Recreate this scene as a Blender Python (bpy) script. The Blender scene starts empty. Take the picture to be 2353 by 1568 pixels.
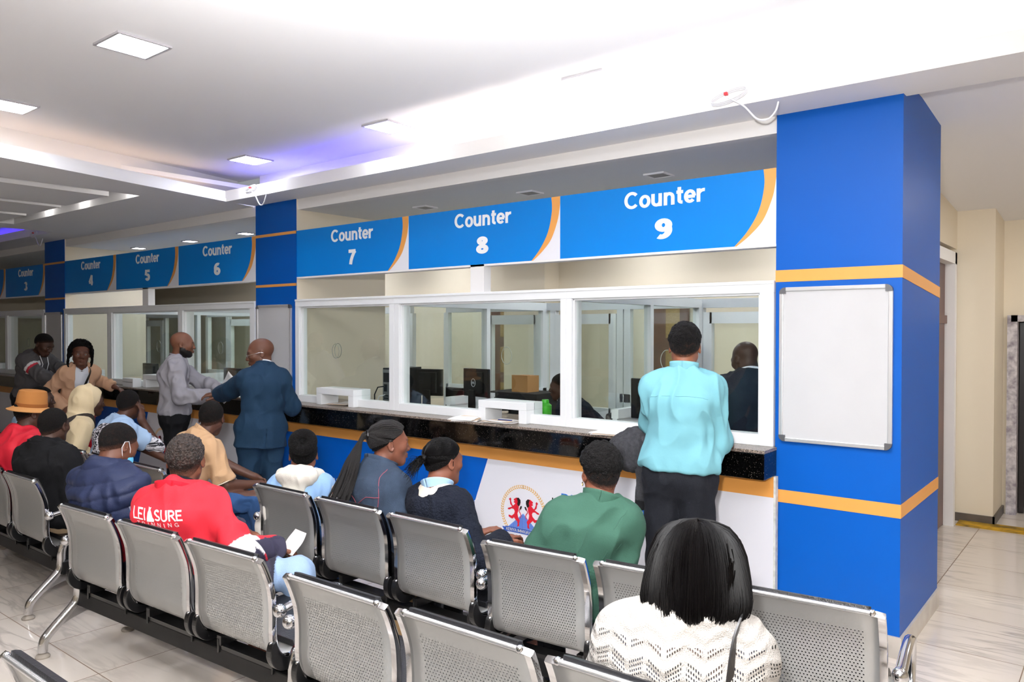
import bpy, bmesh, math, random
import numpy as np
from mathutils import Vector, Matrix
random.seed(7)
SC = bpy.context.scene
COL = SC.collection
PI = math.pi

# ------------------------------------------------------------------ camera, world, lights, exposure
VOX = 1.0                      # fineness of the sculpted figures
cam_d = bpy.data.cameras.new('camera'); cam_d.sensor_width = 36.0; cam_d.lens = 27.17; cam_d.clip_start = .02
cam = bpy.data.objects.new('camera', cam_d); COL.objects.link(cam); SC.camera = cam
CY, CP, CR = 0.675264, -0.014254, 0.000616
_f = Vector((-math.sin(CY) * math.cos(CP), math.cos(CY) * math.cos(CP), math.sin(CP)))
_r = Vector((math.cos(CY), math.sin(CY), 0)); _u = _r.cross(_f)
_r2 = _r * math.cos(CR) + _u * math.sin(CR); _u2 = -_r * math.sin(CR) + _u * math.cos(CR)
_m = Matrix((_r2, _u2, -_f)).transposed().to_4x4(); _m.translation = Vector((1.5903, -4.4053, 1.72))
cam.matrix_world = _m

SC.cycles.max_bounces = 8; SC.cycles.transparent_max_bounces = 24
SC.view_settings.view_transform = 'Standard'; SC.view_settings.look = 'None'
SC.view_settings.exposure = -0.10; SC.view_settings.gamma = 1.0; SC.view_settings.use_curve_mapping = False

W = bpy.data.worlds.new('world'); SC.world = W; W.use_nodes = True
W.node_tree.nodes['Background'].inputs[0].default_value = (.9, .93, 1, 1)
W.node_tree.nodes['Background'].inputs[1].default_value = .35

def light(name, kind, loc, power, color=(1, 1, 1), size=.2, to=None, size_y=None, spread=None):
    d = bpy.data.lights.new(name, kind); d.energy = power; d.color = color
    if kind == 'AREA':
        d.size = size
        if size_y: d.shape = 'RECTANGLE'; d.size_y = size_y
        else: d.shape = 'DISK'
        if spread: d.spread = spread
    else: d.shadow_soft_size = size
    o = bpy.data.objects.new(name, d); COL.objects.link(o); o.location = loc
    if to is not None: o.rotation_euler = (Vector(to) - Vector(loc)).to_track_quat('-Z', 'Y').to_euler()
    return o
# the photographer's flash, a little up and left of the lens: part goes straight ahead, part up to the ceiling
fl = light('camera_flash', 'SPOT', (1.49, -4.48, 2.0), 520, (1, .985, .97), .05, to=(-2.4, -.5, 1.9)); fl.data.spot_size = 2.1; fl.data.spot_blend = .8
fb = light('flash_bounce', 'SPOT', (1.49, -4.48, 2.05), 5000, (.965, .98, 1), .05, to=(1.0, -3.9, 3.25)); fb.data.spot_size = 1.75; fb.data.spot_blend = .8
# ------------------------------------------------------------------ helpers
def lin(c):
    if isinstance(c, str):
        c = c.lstrip('#'); c = tuple(int(c[i:i + 2], 16) / 255 for i in (0, 2, 4))
    return tuple((v / 12.92 if v <= .04045 else ((v + .055) / 1.055) ** 2.4) for v in c)

MATS = {}
def mat(name, col='#808080', rough=.5, metal=0., bump=None, var=None, spec=None, coat=0., emit=None, emit_s=0., vcol=False, sheen=0., sss=0., coords='Object'):
    """bump=(scale, strength, detail[, stretch]); var=(scale, amount, second colour)"""
    if name in MATS: return MATS[name]
    m = bpy.data.materials.new(name); m.use_nodes = True; MATS[name] = m
    nt = m.node_tree; N = nt.nodes; L = nt.links; b = N['Principled BSDF']
    b.inputs['Base Color'].default_value = (*lin(col), 1)
    b.inputs['Roughness'].default_value = rough; b.inputs['Metallic'].default_value = metal
    if spec is not None: b.inputs['Specular IOR Level'].default_value = spec
    if coat: b.inputs['Coat Weight'].default_value = coat; b.inputs['Coat Roughness'].default_value = .08
    if sheen: b.inputs['Sheen Weight'].default_value = sheen; b.inputs['Sheen Roughness'].default_value = .5
    if sss: b.inputs['Subsurface Weight'].default_value = sss; b.inputs['Subsurface Radius'].default_value = (.012, .005, .003); b.inputs['Subsurface Scale'].default_value = 1.
    if emit: b.inputs['Emission Color'].default_value = (*lin(emit), 1); b.inputs['Emission Strength'].default_value = emit_s
    src = None
    if vcol:
        a = N.new('ShaderNodeAttribute'); a.attribute_name = 'Col'; src = a.outputs['Color']
        L.new(src, b.inputs['Base Color'])
    if bump or var:
        tc = N.new('ShaderNodeTexCoord'); co = tc.outputs[coords]
    if var:
        n = N.new('ShaderNodeTexNoise'); n.inputs['Scale'].default_value = var[0]; n.inputs['Detail'].default_value = 5; L.new(co, n.inputs['Vector'])
        rp = N.new('ShaderNodeMapRange'); rp.inputs[1].default_value = .35; rp.inputs[2].default_value = .68; rp.inputs[3].default_value = 0; rp.inputs[4].default_value = var[1]
        L.new(n.outputs['Fac'], rp.inputs[0])
        mx = N.new('ShaderNodeMix'); mx.data_type = 'RGBA'; L.new(rp.outputs[0], mx.inputs['Factor'])
        if src: L.new(src, mx.inputs['A'])
        else: mx.inputs['A'].default_value = (*lin(col), 1)
        mx.inputs['B'].default_value = (*lin(var[2]), 1); L.new(mx.outputs['Result'], b.inputs['Base Color'])
    if bump:
        n = N.new('ShaderNodeTexNoise'); n.inputs['Scale'].default_value = bump[0]; n.inputs['Detail'].default_value = bump[2]
        if len(bump) > 3:
            mp = N.new('ShaderNodeMapping'); mp.inputs['Scale'].default_value = bump[3]; L.new(co, mp.inputs['Vector']); L.new(mp.outputs[0], n.inputs['Vector'])
        else: L.new(co, n.inputs['Vector'])
        bp = N.new('ShaderNodeBump'); bp.inputs['Strength'].default_value = bump[1]; bp.inputs['Distance'].default_value = .01
        L.new(n.outputs['Fac'], bp.inputs['Height']); L.new(bp.outputs[0], b.inputs['Normal'])
    return m

class MB:
    """collects shapes and links them as one mesh object"""
    def __init__(s): s.v = []; s.f = []; s.mi = []; s.cur = 0
    def add(s, vs, fs):
        o = len(s.v); s.v += [tuple(map(float, p)) for p in vs]; s.f += [tuple(i + o for i in f) for f in fs]; s.mi += [s.cur] * len(fs); return s
    def box(s, x0, x1, y0, y1, z0, z1):
        return s.add([(x0, y0, z0), (x1, y0, z0), (x1, y1, z0), (x0, y1, z0), (x0, y0, z1), (x1, y0, z1), (x1, y1, z1), (x0, y1, z1)],
                     [(0, 3, 2, 1), (4, 5, 6, 7), (0, 1, 5, 4), (1, 2, 6, 5), (2, 3, 7, 6), (3, 0, 4, 7)])
    def prism(s, pts, axis, a, b):
        """polygon pts (2-D) extruded along axis from a to b; (u,v) are the other two axes in x,y,z order"""
        def P(u, v, w): return {'x': (w, u, v), 'y': (u, w, v), 'z': (u, v, w)}[axis]
        n = len(pts); vs = [P(u, v, a) for u, v in pts] + [P(u, v, b) for u, v in pts]
        return s.add(vs, [tuple(range(n))[::-1], tuple(range(n, 2 * n))] + [(i, (i + 1) % n, n + (i + 1) % n, n + i) for i in range(n)])
    def tube(s, path, r, n=10, cap=True, sy=1.0, up=None, closed=False):
        path = [Vector(p) for p in path]; K = len(path)
        rs = r if isinstance(r, (list, tuple)) else [r] * K
        T = [((path[min(i + 1, K - 1)] - path[max(i - 1, 0)]) if not closed else (path[(i + 1) % K] - path[i - 1])).normalized() for i in range(K)]
        a = Vector(up) if up is not None else (Vector((0, 0, 1)) if abs(T[0].z) < .9 else Vector((1, 0, 0)))
        vs = []
        for i in range(K):
            a = a - T[i] * a.dot(T[i])
            if a.length < 1e-6: a = T[i].orthogonal()
            a.normalize(); b = T[i].cross(a)
            for k in range(n):
                t = 2 * PI * k / n; vs.append(path[i] + a * (math.cos(t) * rs[i] * sy) + b * (math.sin(t) * rs[i]))
        fs = [(i * n + k, i * n + (k + 1) % n, (i + 1) * n + (k + 1) % n, (i + 1) * n + k) for i in range(K - 1) for k in range(n)]
        if closed: fs += [((K - 1) * n + k, (K - 1) * n + (k + 1) % n, (k + 1) % n, k) for k in range(n)]
        elif cap: fs += [tuple(range(n))[::-1], tuple(range((K - 1) * n, K * n))]
        return s.add(vs, fs)
    def sweep(s, path, prof, right, closed_prof=True):
        """2-D profile (a along 'right', b along the normal in the path's plane) swept along path"""
        path = [Vector(p) for p in path]; R = Vector(right).normalized(); K = len(path); n = len(prof); vs = []
        for i in range(K):
            t = (path[min(i + 1, K - 1)] - path[max(i - 1, 0)]).normalized(); nn = R.cross(t).normalized()
            vs += [path[i] + R * a + nn * b for a, b in prof]
        fs = [(i * n + k, i * n + (k + 1) % n, (i + 1) * n + (k + 1) % n, (i + 1) * n + k) for i in range(K - 1) for k in range(n if closed_prof else n - 1)]
        if closed_prof: fs += [tuple(range(n))[::-1], tuple(range((K - 1) * n, K * n))]
        return s.add(vs, fs)
    def lathe(s, prof, c=(0, 0, 0), n=24, axis='z'):
        vs = []
        for r, h in prof:
            for k in range(n):
                t = 2 * PI * k / n; x, y = r * math.cos(t), r * math.sin(t)
                p = {'z': (x, y, h), 'y': (x, h, y), 'x': (h, x, y)}[axis]
                vs.append((p[0] + c[0], p[1] + c[1], p[2] + c[2]))
        K = len(prof); fs = [(i * n + k, i * n + (k + 1) % n, (i + 1) * n + (k + 1) % n, (i + 1) * n + k) for i in range(K - 1) for k in range(n)]
        return s.add(vs, fs + [tuple(range(n))[::-1], tuple(range((K - 1) * n, K * n))])
    def ball(s, c, r, n=16, m=10, sc=(1, 1, 1)):
        vs = [(c[0], c[1], c[2] - r * sc[2])]
        for i in range(1, m):
            t = -PI / 2 + PI * i / m
            for k in range(n):
                a = 2 * PI * k / n; vs.append((c[0] + r * sc[0] * math.cos(t) * math.cos(a), c[1] + r * sc[1] * math.cos(t) * math.sin(a), c[2] + r * sc[2] * math.sin(t)))
        vs.append((c[0], c[1], c[2] + r * sc[2])); top = len(vs) - 1
        fs = [(0, 1 + (k + 1) % n, 1 + k) for k in range(n)] + [(top, 1 + (m - 2) * n + k, 1 + (m - 2) * n + (k + 1) % n) for k in range(n)]
        fs += [(1 + i * n + k, 1 + i * n + (k + 1) % n, 1 + (i + 1) * n + (k + 1) % n, 1 + (i + 1) * n + k) for i in range(m - 2) for k in range(n)]
        return s.add(vs, fs)
    def build(s, name, m, parent=None, smooth=False, bevel=0., loc=None, xf=None, sub=0):
        me = bpy.data.meshes.new(name); me.from_pydata(s.v, [], s.f)
        for mm in (m if isinstance(m, (list, tuple)) else [m]): me.materials.append(mm)
        if any(s.mi): me.polygons.foreach_set('material_index', s.mi)
        bm = bmesh.new(); bm.from_mesh(me); bmesh.ops.recalc_face_normals(bm, faces=bm.faces); bm.to_mesh(me); bm.free()
        if smooth: me.polygons.foreach_set('use_smooth', [True] * len(me.polygons))
        o = bpy.data.objects.new(name, me); COL.objects.link(o)
        if parent is not None: o.parent = parent
        if loc is not None: o.location = loc
        if bevel:
            b = o.modifiers.new('bevel', 'BEVEL'); b.width = bevel; b.segments = 2; b.limit_method = 'ANGLE'; b.angle_limit = .7
        if sub: q = o.modifiers.new('sub', 'SUBSURF'); q.levels = q.render_levels = sub
        if smooth == 'auto':
            me.polygons.foreach_set('use_smooth', [True] * len(me.polygons))
            me.set_sharp_from_angle(angle=.7)
        return o

def tag(o, label=None, cat=None, group=None, kind=None):
    if label: o['label'] = label
    if cat: o['category'] = cat
    if group: o['group'] = group
    if kind: o['kind'] = kind
    return o
def empty(name, loc=(0, 0, 0), rz=0.):
    o = bpy.data.objects.new(name, None); COL.objects.link(o); o.location = loc; o.rotation_euler = (0, 0, rz); o.empty_display_size = .1; return o
def copy_tree(o, parent=None):
    c = o.copy(); COL.objects.link(c)
    if parent is not None: c.parent = parent
    for ch in list(o.children): copy_tree(ch, c)
    return c
def struct(o, label=None, cat=None): return tag(o, label, cat, None, 'structure')

def _arc(cx, cy, rx, ry, a0, a1, n=14): return [(cx + rx * math.cos(math.radians(a0 + (a1 - a0) * k / n)), cy + ry * math.sin(math.radians(a0 + (a1 - a0) * k / n))) for k in range(n + 1)]
def glyph(c, w):
    """centre-line strokes of a plain grotesque letter, cap height 1: (advance, [strokes])"""
    h = w / 2; X = .73; E = lambda cx, cy, rx, ry: _arc(cx, cy, rx - h, ry - h, 0, 360, 22)
    arch = lambda x: [(x + h, .42)] + _arc(x + .28, .44, .28 - h, X - .44 - h, 175, 0, 10) + [(x + .56 - h, 0)]
    G = {
        'C': (.82, [_arc(.42, .5, .42 - h, .5 - h, 42, 318, 22)]), 'O': (.88, [E(.44, .5, .44, .5)]), 'G': (.86, [_arc(.42, .5, .42 - h, .5 - h, 42, 350, 22), [(.42, .45), (.80 - h + .03, .45), (.80 - h + .03, .08)]]),
        'D': (.80, [[(h, 0), (h, 1)], [(h, 1 - h), (.36, 1 - h)] + _arc(.36, .5, .38 - h, .5 - h, 88, -88, 14) + [(h, h)]]), 'I': (.32, [[(.16, 0), (.16, 1)]]), 'L': (.62, [[(h, 0), (h, 1)], [(h, h), (.58, h)]]),
        'K': (.76, [[(h, 0), (h, 1)], [(.68, 1), (h + .04, .40)], [(.26, .56), (.70, 0)]]), 'E': (.70, [[(h, 0), (h, 1)], [(h, 1 - h), (.62, 1 - h)], [(h, .53), (.57, .53)], [(h, h), (.64, h)]]),
        'N': (.82, [[(h, 0), (h, 1)], [(h, 1), (.72 - h, 0)], [(.72 - h, 0), (.72 - h, 1)]]), 'Y': (.72, [[(0, 1), (.35, .45)], [(.70, 1), (.35, .45)], [(.35, .5), (.35, 0)]]), 'A': (.76, [[(.02, 0), (.36, 1)], [(.72, 0), (.36, 1)], [(.16, .30), (.56, .30)]]),
        'M': (.92, [[(h, 0), (h, 1)], [(h, 1), (.42, .15)], [(.84 - h, 1), (.42, .15)], [(.84 - h, 0), (.84 - h, 1)]]), 'R': (.78, [[(h, 0), (h, 1)], [(h, 1 - h), (.40, 1 - h)] + _arc(.40, .73, .26 - h * .6, .27 - h, 88, -88, 10) + [(h, .46 + h * .2)], [(.36, .46), (.70, 0)]]),
        'T': (.70, [[(.34, 0), (.34, 1)], [(0, 1 - h), (.68, 1 - h)]]), 'U': (.80, [[(h, 1), (h, .34)] + _arc(.36, .34, .36 - h, .34 - h, 180, 360, 12) + [(.72 - h, 1)]]), 'S': (.74, [_arc(.34, .735, .30 - h, .265 - h, 25, 270, 12)[:-1] + _arc(.34, .265, .33 - h, .265 - h, 90, -155, 12)]),
        'a': (.63, [_arc(.27, .46, .25 - h, X - .46 - h, 160, 0, 10) + [(.54 - h, 0)], E(.26, .21, .26, .215)]), 'c': (.58, [_arc(.30, X / 2, .30 - h, X / 2 + .01 - h, 45, 315, 16)]), 'd': (.67, [E(.29, X / 2, .29, X / 2 + .01), [(.58 - h, 0), (.58 - h, 1)]]),
        'e': (.63, [_arc(.30, X / 2, .30 - h, X / 2 + .01 - h, 0, 318, 18), [(h * .6, X / 2 - .01), (.60 - h * .6, X / 2 - .01)]]), 'f': (.36, [[(.16, 0), (.16, .80)] + _arc(.34, .80, .18, .20 - h, 180, 95, 6), [(0, .67), (.34, .67)]]), 'g': (.66, [E(.29, X / 2, .29, X / 2 + .01), [(.58 - h, X), (.58 - h, -.05)] + _arc(.30, -.05, .28 - h, .22 - h, 0, -155, 10)]),
        'i': (.28, [[(.13, 0), (.13, X)], [(.13, .86), (.13, 1)]]), 'k': (.60, [[(h, 0), (h, 1)], [(.54, X), (h + .02, .27)], [(.24, .42), (.57, 0)]]), 'm': (.98, [[(h, 0), (h, X)], arch(0)[:], [(x + .56 - w, y) for x, y in arch(0)][:]] if False else [[(h, 0), (h, X)], [(h, .42)] + _arc(.24, .46, .24 - h, X - .46 - h, 175, 0, 10) + [(.48 - h, 0)], [(.48 - h, .42)] + _arc(.69 - h, .46, .24 - h, X - .46 - h, 175, 0, 10) + [(.93 - w, 0)]]),
        'n': (.65, [[(h, 0), (h, X)], arch(0)]), 'o': (.65, [E(.305, X / 2, .305, X / 2 + .01)]), 'r': (.42, [[(h, 0), (h, X)], [(h, .38)] + _arc(.36, .40, .36 - h, X - .40 - h, 178, 82, 8)]), 's': (.58, [_arc(.27, .535, .235 - h, .20 - h, 25, 270, 10)[:-1] + _arc(.27, .195, .255 - h, .20 - h, 90, -155, 10)]),
        't': (.38, [[(.15, .94), (.15, .2)] + _arc(.30, .2, .15, .2 - h, 185, 275, 6), [(0, .67), (.34, .67)]]), 'u': (.65, [[(h, X), (h, .30)] + _arc(.28, .29, .28 - h, .30 - h, 180, 355, 10), [(.56 - h, 0), (.56 - h, X)]]), 'v': (.58, [[(.02, X), (.28, 0)], [(.54, X), (.28, 0)]]), 'w': (.82, [[(.02, X), (.21, 0)], [(.40, X), (.21, 0)], [(.40, X), (.59, 0)], [(.78, X), (.59, 0)]]),
        '.': (.28, [[(.13, 0), (.13, .14)]]), ' ': (.30, []),
        '1': (.56, [[(.10, .74), (.34, 1 - h * .3)], [(.34, 1), (.34, 0)]]), '2': (.60, [_arc(.28, .72, .27 - h, .28 - h, 165, -35, 12) + [(.06, h)], [(.0, h), (.56, h)]]), '3': (.60, [_arc(.27, .745, .25 - h, .255 - h, 165, -88, 12), _arc(.27, .275, .28 - h, .275 - h, 88, -165, 12)]),
        '4': (.60, [[(.40, 1), (.02, .30)], [(0, .27), (.58, .27)], [(.42, 1), (.42, 0)]]), '5': (.60, [[(.52, 1 - h), (.11, 1 - h)], [(.13, 1), (.07, .50)], _arc(.27, .33, .285 - h, .335 - h, 140, -158, 16)]), '6': (.60, [E(.285, .325, .285, .325), _arc(.34, .56, .34 - h, .44 - h, 215, 62, 14)]),
        '7': (.58, [[(0, 1 - h), (.55, 1 - h)], [(.53, 1 - h)] + [(.53 - .37 * math.sin(t), .96 - .96 * t / 1.5) for t in (.3, .7, 1.1, 1.5)]]), '8': (.60, [E(.285, .745, .25, .255), E(.285, .275, .285, .275)]), '9': (.60, [E(.285, .675, .285, .325), _arc(.23, .44, .34 - h, .44 - h, 35, -118, 14)]),
    }
    return G[c]
def text_mesh(name, txt, m, x0, x1, z0, z1, y, parent=None, bold=.02, thick=.002, shear=0., face=1):
    """lettering fitted to x0..x1, with cap height z0..z1, on a plane facing -Y at depth y"""
    w = .11 + bold * 2.6; V, Q = [], []; cx = 0.; h = w / 2; lay = 0
    for ch in txt:
        adv, strokes = glyph(ch, w)
        for st in strokes:
            lay += 1; closed = len(st) > 3 and math.hypot(st[0][0] - st[-1][0], st[0][1] - st[-1][1]) < 1e-6; P = st[:-1] if closed else st; n = len(P); base = len(V)
            for i in range(n):
                a = P[(i - 1) % n] if (closed or i) else P[0]; b = P[(i + 1) % n] if (closed or i < n - 1) else P[-1]; d = math.hypot(b[0] - a[0], b[1] - a[1]) or 1; nx, nz = -(b[1] - a[1]) / d * h, (b[0] - a[0]) / d * h
                for q in (0, 1):
                    V += [(cx + P[i][0] + nx, P[i][1] + nz, q * (1 + .12 * (lay % 4))), (cx + P[i][0] - nx, P[i][1] - nz, q * (1 + .12 * (lay % 4)))]
            for i in range(n if closed else n - 1):
                a = base + 4 * i; b = base + 4 * ((i + 1) % n); Q += [(a, a + 1, b + 1, b), (a + 2, b + 2, b + 3, a + 3), (a, b, b + 2, a + 2), (a + 1, a + 3, b + 3, b + 1)]
            if not closed: a = base; b = base + 4 * (n - 1); Q += [(a, a + 2, a + 3, a + 1), (b, b + 1, b + 3, b + 2)]
        cx += adv + (w - .15) * .25
    co = np.array(V, dtype=np.float32); a, b = co[:, 0].min(), co[:, 0].max(); out = np.empty_like(co)
    out[:, 0] = x0 + (co[:, 0] - a) / (b - a) * (x1 - x0) + shear * co[:, 1] * (z1 - z0); out[:, 2] = z0 + co[:, 1] * (z1 - z0); out[:, 1] = y - co[:, 2] * thick
    me = bpy.data.meshes.new(name); me.from_pydata(out.tolist(), [], Q); me.materials.append(m)
    bm = bmesh.new(); bm.from_mesh(me); bmesh.ops.recalc_face_normals(bm, faces=bm.faces); bm.to_mesh(me); bm.free()
    o = bpy.data.objects.new(name, me); COL.objects.link(o)
    if parent is not None: o.parent = parent
    return o
def poly(name, pts, m, y, parent=None, thick=.002):
    """flat printed shape, pts (x,z), on a plane facing -Y"""
    bm = bmesh.new(); vs = [bm.verts.new((x, y, z)) for x, z in pts]; f = bm.faces.new(vs); f.normal_update()
    r = bmesh.ops.triangulate(bm, faces=[f])
    e = bmesh.ops.extrude_face_region(bm, geom=bm.faces[:]); bmesh.ops.translate(bm, verts=[g for g in e['geom'] if isinstance(g, bmesh.types.BMVert)], vec=(0, -thick, 0))
    bmesh.ops.recalc_face_normals(bm, faces=bm.faces)
    me = bpy.data.meshes.new(name); bm.to_mesh(me); bm.free(); me.materials.append(m)
    o = bpy.data.objects.new(name, me); COL.objects.link(o)
    if parent is not None: o.parent = parent
    return o
# ------------------------------------------------------------------ materials of the setting
M = {}
M['ceil'] = mat('ceiling_paint', '#ecebec', .9)
M['white'] = mat('white_paint', '#ebe9e8', .7)
M['cream'] = mat('cream_paint', '#e2d6c0', .6, bump=(6, .05, 3))
M['alu'] = mat('white_aluminium', '#eceef0', .32, spec=.5)
M['blue'] = mat('blue_vinyl', '#004fa6', .42, spec=.2)
M['orange'] = mat('orange_vinyl', '#dd9a4e', .35, spec=.4)
M['vwhite'] = mat('white_vinyl', '#e6e6ee', .35, spec=.4)
M['signblue'] = mat('sign_blue', '#0079cf', .42, spec=.22)
M['letter'] = mat('white_lettering', '#f4f4f6', .45)
M['chrome'] = mat('chrome', '#dcdcde', .07, 1.)
M['steel'] = mat('brushed_steel', '#b9b9bb', .3, 1.)
M['black'] = mat('black_plastic', '#0c0c0d', .3)
M['blackmatte'] = mat('black_matte', '#121213', .7)
M['wood'] = mat('brown_wood', '#5a2c14', .35, bump=(3, .2, 4, (1, 1, .08)), var=(4, .7, '#3c1a0a'))
M['panel'] = mat('led_panel', '#ffffff', .5, emit='#f3f7ff', emit_s=58.)
M['ledblue'] = mat('blue_violet_led', '#ffffff', .5, emit='#3a22ff', emit_s=15.)
M['ledwarm'] = mat('warm_led', '#ffffff', .5, emit='#ffd9b8', emit_s=5.)
M['ledwhite'] = mat('white_led', '#ffffff', .5, emit='#fff2ea', emit_s=70.)

def glass_mat(name, tint, refl=.07):
    m = bpy.data.materials.new(name); m.use_nodes = True; nt = m.node_tree; N = nt.nodes; N.clear()
    o = N.new('ShaderNodeOutputMaterial'); t = N.new('ShaderNodeBsdfTransparent'); g = N.new('ShaderNodeBsdfGlossy'); x = N.new('ShaderNodeMixShader'); f = N.new('ShaderNodeLayerWeight')
    t.inputs[0].default_value = (*tint, 1); g.inputs['Roughness'].default_value = .0; f.inputs[0].default_value = .25; mu = N.new('ShaderNodeMath'); mu.operation = 'MULTIPLY_ADD'; mu.inputs[1].default_value = .30; mu.inputs[2].default_value = .012
    nt.links.new(f.outputs['Facing'], mu.inputs[0]); nt.links.new(mu.outputs[0], x.inputs[0]); nt.links.new(t.outputs[0], x.inputs[1]); nt.links.new(g.outputs[0], x.inputs[2]); nt.links.new(x.outputs[0], o.inputs[0])
    return m
M['glass'] = glass_mat('pane_glass', (.955, .98, .965))

def floor_mat():
    m = bpy.data.materials.new('marble_tiles'); m.use_nodes = True; nt = m.node_tree; N = nt.nodes; L = nt.links; b = N['Principled BSDF']
    g = N.new('ShaderNodeNewGeometry'); sx = N.new('ShaderNodeSeparateXYZ'); L.new(g.outputs['Position'], sx.inputs[0])
    def math_(op, a, bv=None):
        n = N.new('ShaderNodeMath'); n.operation = op
        for i, v in enumerate((a, bv)):
            if v is None: continue
            if isinstance(v, (int, float)): n.inputs[i].default_value = v
            else: L.new(v, n.inputs[i])
        return n.outputs[0]
    def line(c, off):
        t = math_('FRACT', math_('DIVIDE', math_('SUBTRACT', c, off), .6)); t = math_('ABSOLUTE', math_('SUBTRACT', t, .5))
        return math_('GREATER_THAN', t, .5 - .0042)
    ln = math_('MAXIMUM', line(sx.outputs[0], .58), line(sx.outputs[1], -2.7))
    cx = math_('FLOOR', math_('DIVIDE', math_('SUBTRACT', sx.outputs[0], .58), .6)); cy = math_('FLOOR', math_('DIVIDE', math_('SUBTRACT', sx.outputs[1], -2.7), .6))
    cid = N.new('ShaderNodeCombineXYZ'); L.new(cx, cid.inputs[0]); L.new(cy, cid.inputs[1])
    wn = N.new('ShaderNodeTexWhiteNoise'); L.new(cid.outputs[0], wn.inputs['Vector'])
    off = N.new('ShaderNodeVectorMath'); off.operation = 'SCALE'; L.new(wn.outputs['Color'], off.inputs[0]); off.inputs['Scale'].default_value = 7.
    ad = N.new('ShaderNodeVectorMath'); L.new(g.outputs['Position'], ad.inputs[0]); L.new(off.outputs[0], ad.inputs[1])
    mp = N.new('ShaderNodeMapping'); mp.inputs['Rotation'].default_value = (0, 0, .5); mp.inputs['Scale'].default_value = (.55, 3.2, 1); L.new(ad.outputs[0], mp.inputs[0])
    no = N.new('ShaderNodeTexNoise'); no.inputs['Scale'].default_value = 3.2; no.inputs['Detail'].default_value = 7; no.inputs['Distortion'].default_value = .5; L.new(mp.outputs[0], no.inputs['Vector'])
    vein = math_('MULTIPLY', math_('ABSOLUTE', math_('SUBTRACT', no.outputs['Fac'], .5)), 14.); vein = math_('SUBTRACT', 1., math_('MINIMUM', vein, 1.))
    n2 = N.new('ShaderNodeTexNoise'); n2.inputs['Scale'].default_value = 1.6; n2.inputs['Detail'].default_value = 3; L.new(ad.outputs[0], n2.inputs['Vector'])
    cl = N.new('ShaderNodeMapRange'); cl.inputs[1].default_value = .4; cl.inputs[2].default_value = .7; L.new(n2.outputs['Fac'], cl.inputs[0])
    vv = math_('MULTIPLY', math_('MULTIPLY', vein, cl.outputs[0]), .62)
    m1 = N.new('ShaderNodeMix'); m1.data_type = 'RGBA'; m1.inputs['A'].default_value = (*lin('#d9cfc4'), 1); m1.inputs['B'].default_value = (*lin('#8d847c'), 1); L.new(vv, m1.inputs['Factor'])
    m2 = N.new('ShaderNodeMix'); m2.data_type = 'RGBA'; L.new(ln, m2.inputs['Factor']); L.new(m1.outputs['Result'], m2.inputs['A']); m2.inputs['B'].default_value = (*lin('#77604c'), 1)
    L.new(m2.outputs['Result'], b.inputs['Base Color']); b.inputs['Roughness'].default_value = .09; b.inputs['Specular IOR Level'].default_value = .55
    rr = math_('ADD', math_('MULTIPLY', ln, .5), .08); L.new(rr, b.inputs['Roughness'])
    return m
def granite_mat(name, base, rough, dens):
    m = mat(name, base, rough); nt = m.node_tree; N = nt.nodes; L = nt.links; b = N['Principled BSDF']
    tc = N.new('ShaderNodeTexCoord'); v = N.new('ShaderNodeTexVoronoi'); v.inputs['Scale'].default_value = 420; L.new(tc.outputs['Object'], v.inputs['Vector'])
    sp = N.new('ShaderNodeSeparateColor'); L.new(v.outputs['Color'], sp.inputs[0])
    r = N.new('ShaderNodeValToRGB'); e = r.color_ramp.elements; e[0].position = 0; e[0].color = (*lin(base), 1); e[1].position = 1 - dens; e[1].color = (*lin(base), 1)
    a = r.color_ramp.elements.new(1 - dens + .02); a.color = (*lin('#2c2a28'), 1); z = r.color_ramp.elements.new(1.); z.color = (*lin('#c9b7a8' if dens > .3 else '#7d746c'), 1)
    L.new(sp.outputs[0], r.inputs[0]); L.new(r.outputs[0], b.inputs['Base Color']); return m
M['granite'] = granite_mat('black_granite', '#040404', .06, .035)
M['granite_edge'] = granite_mat('speckled_granite_edge', '#2c2624', .3, .62)
PER = 5.187; PW = .6605; LS = (PER - PW) / 3
BAYS = [0, 1, 2]                 # bay b runs from x=-PER*(b+1)+PW to x=-PER*b

# ------------------------------------------------------------------ the room shell
struct(MB().box(-17, 5.2, -9.2, 4.6, -.12, 0).build('floor', floor_mat()))
struct(MB().box(-17, -16.9, -9.2, 4.6, 0, 3.4).build('wall_left', M['cream']))
struct(MB().box(-17, 5.2, -9.3, -9.2, 0, 3.4).build('wall_back', M['cream']))
struct(MB().box(5.2, 5.3, -9.2, 4.6, 0, 3.4).build('wall_right', M['cream']))
# rear wall behind the booths, with pilasters
w = MB().box(-17, .12, 3.4, 3.55, 0, 3.0)
for b in BAYS: w.box(-4.55 - PER * b, -3.92 - PER * b, 3.1, 3.4, 0, 3.0)
struct(w.build('wall_front', M['cream']))
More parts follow.
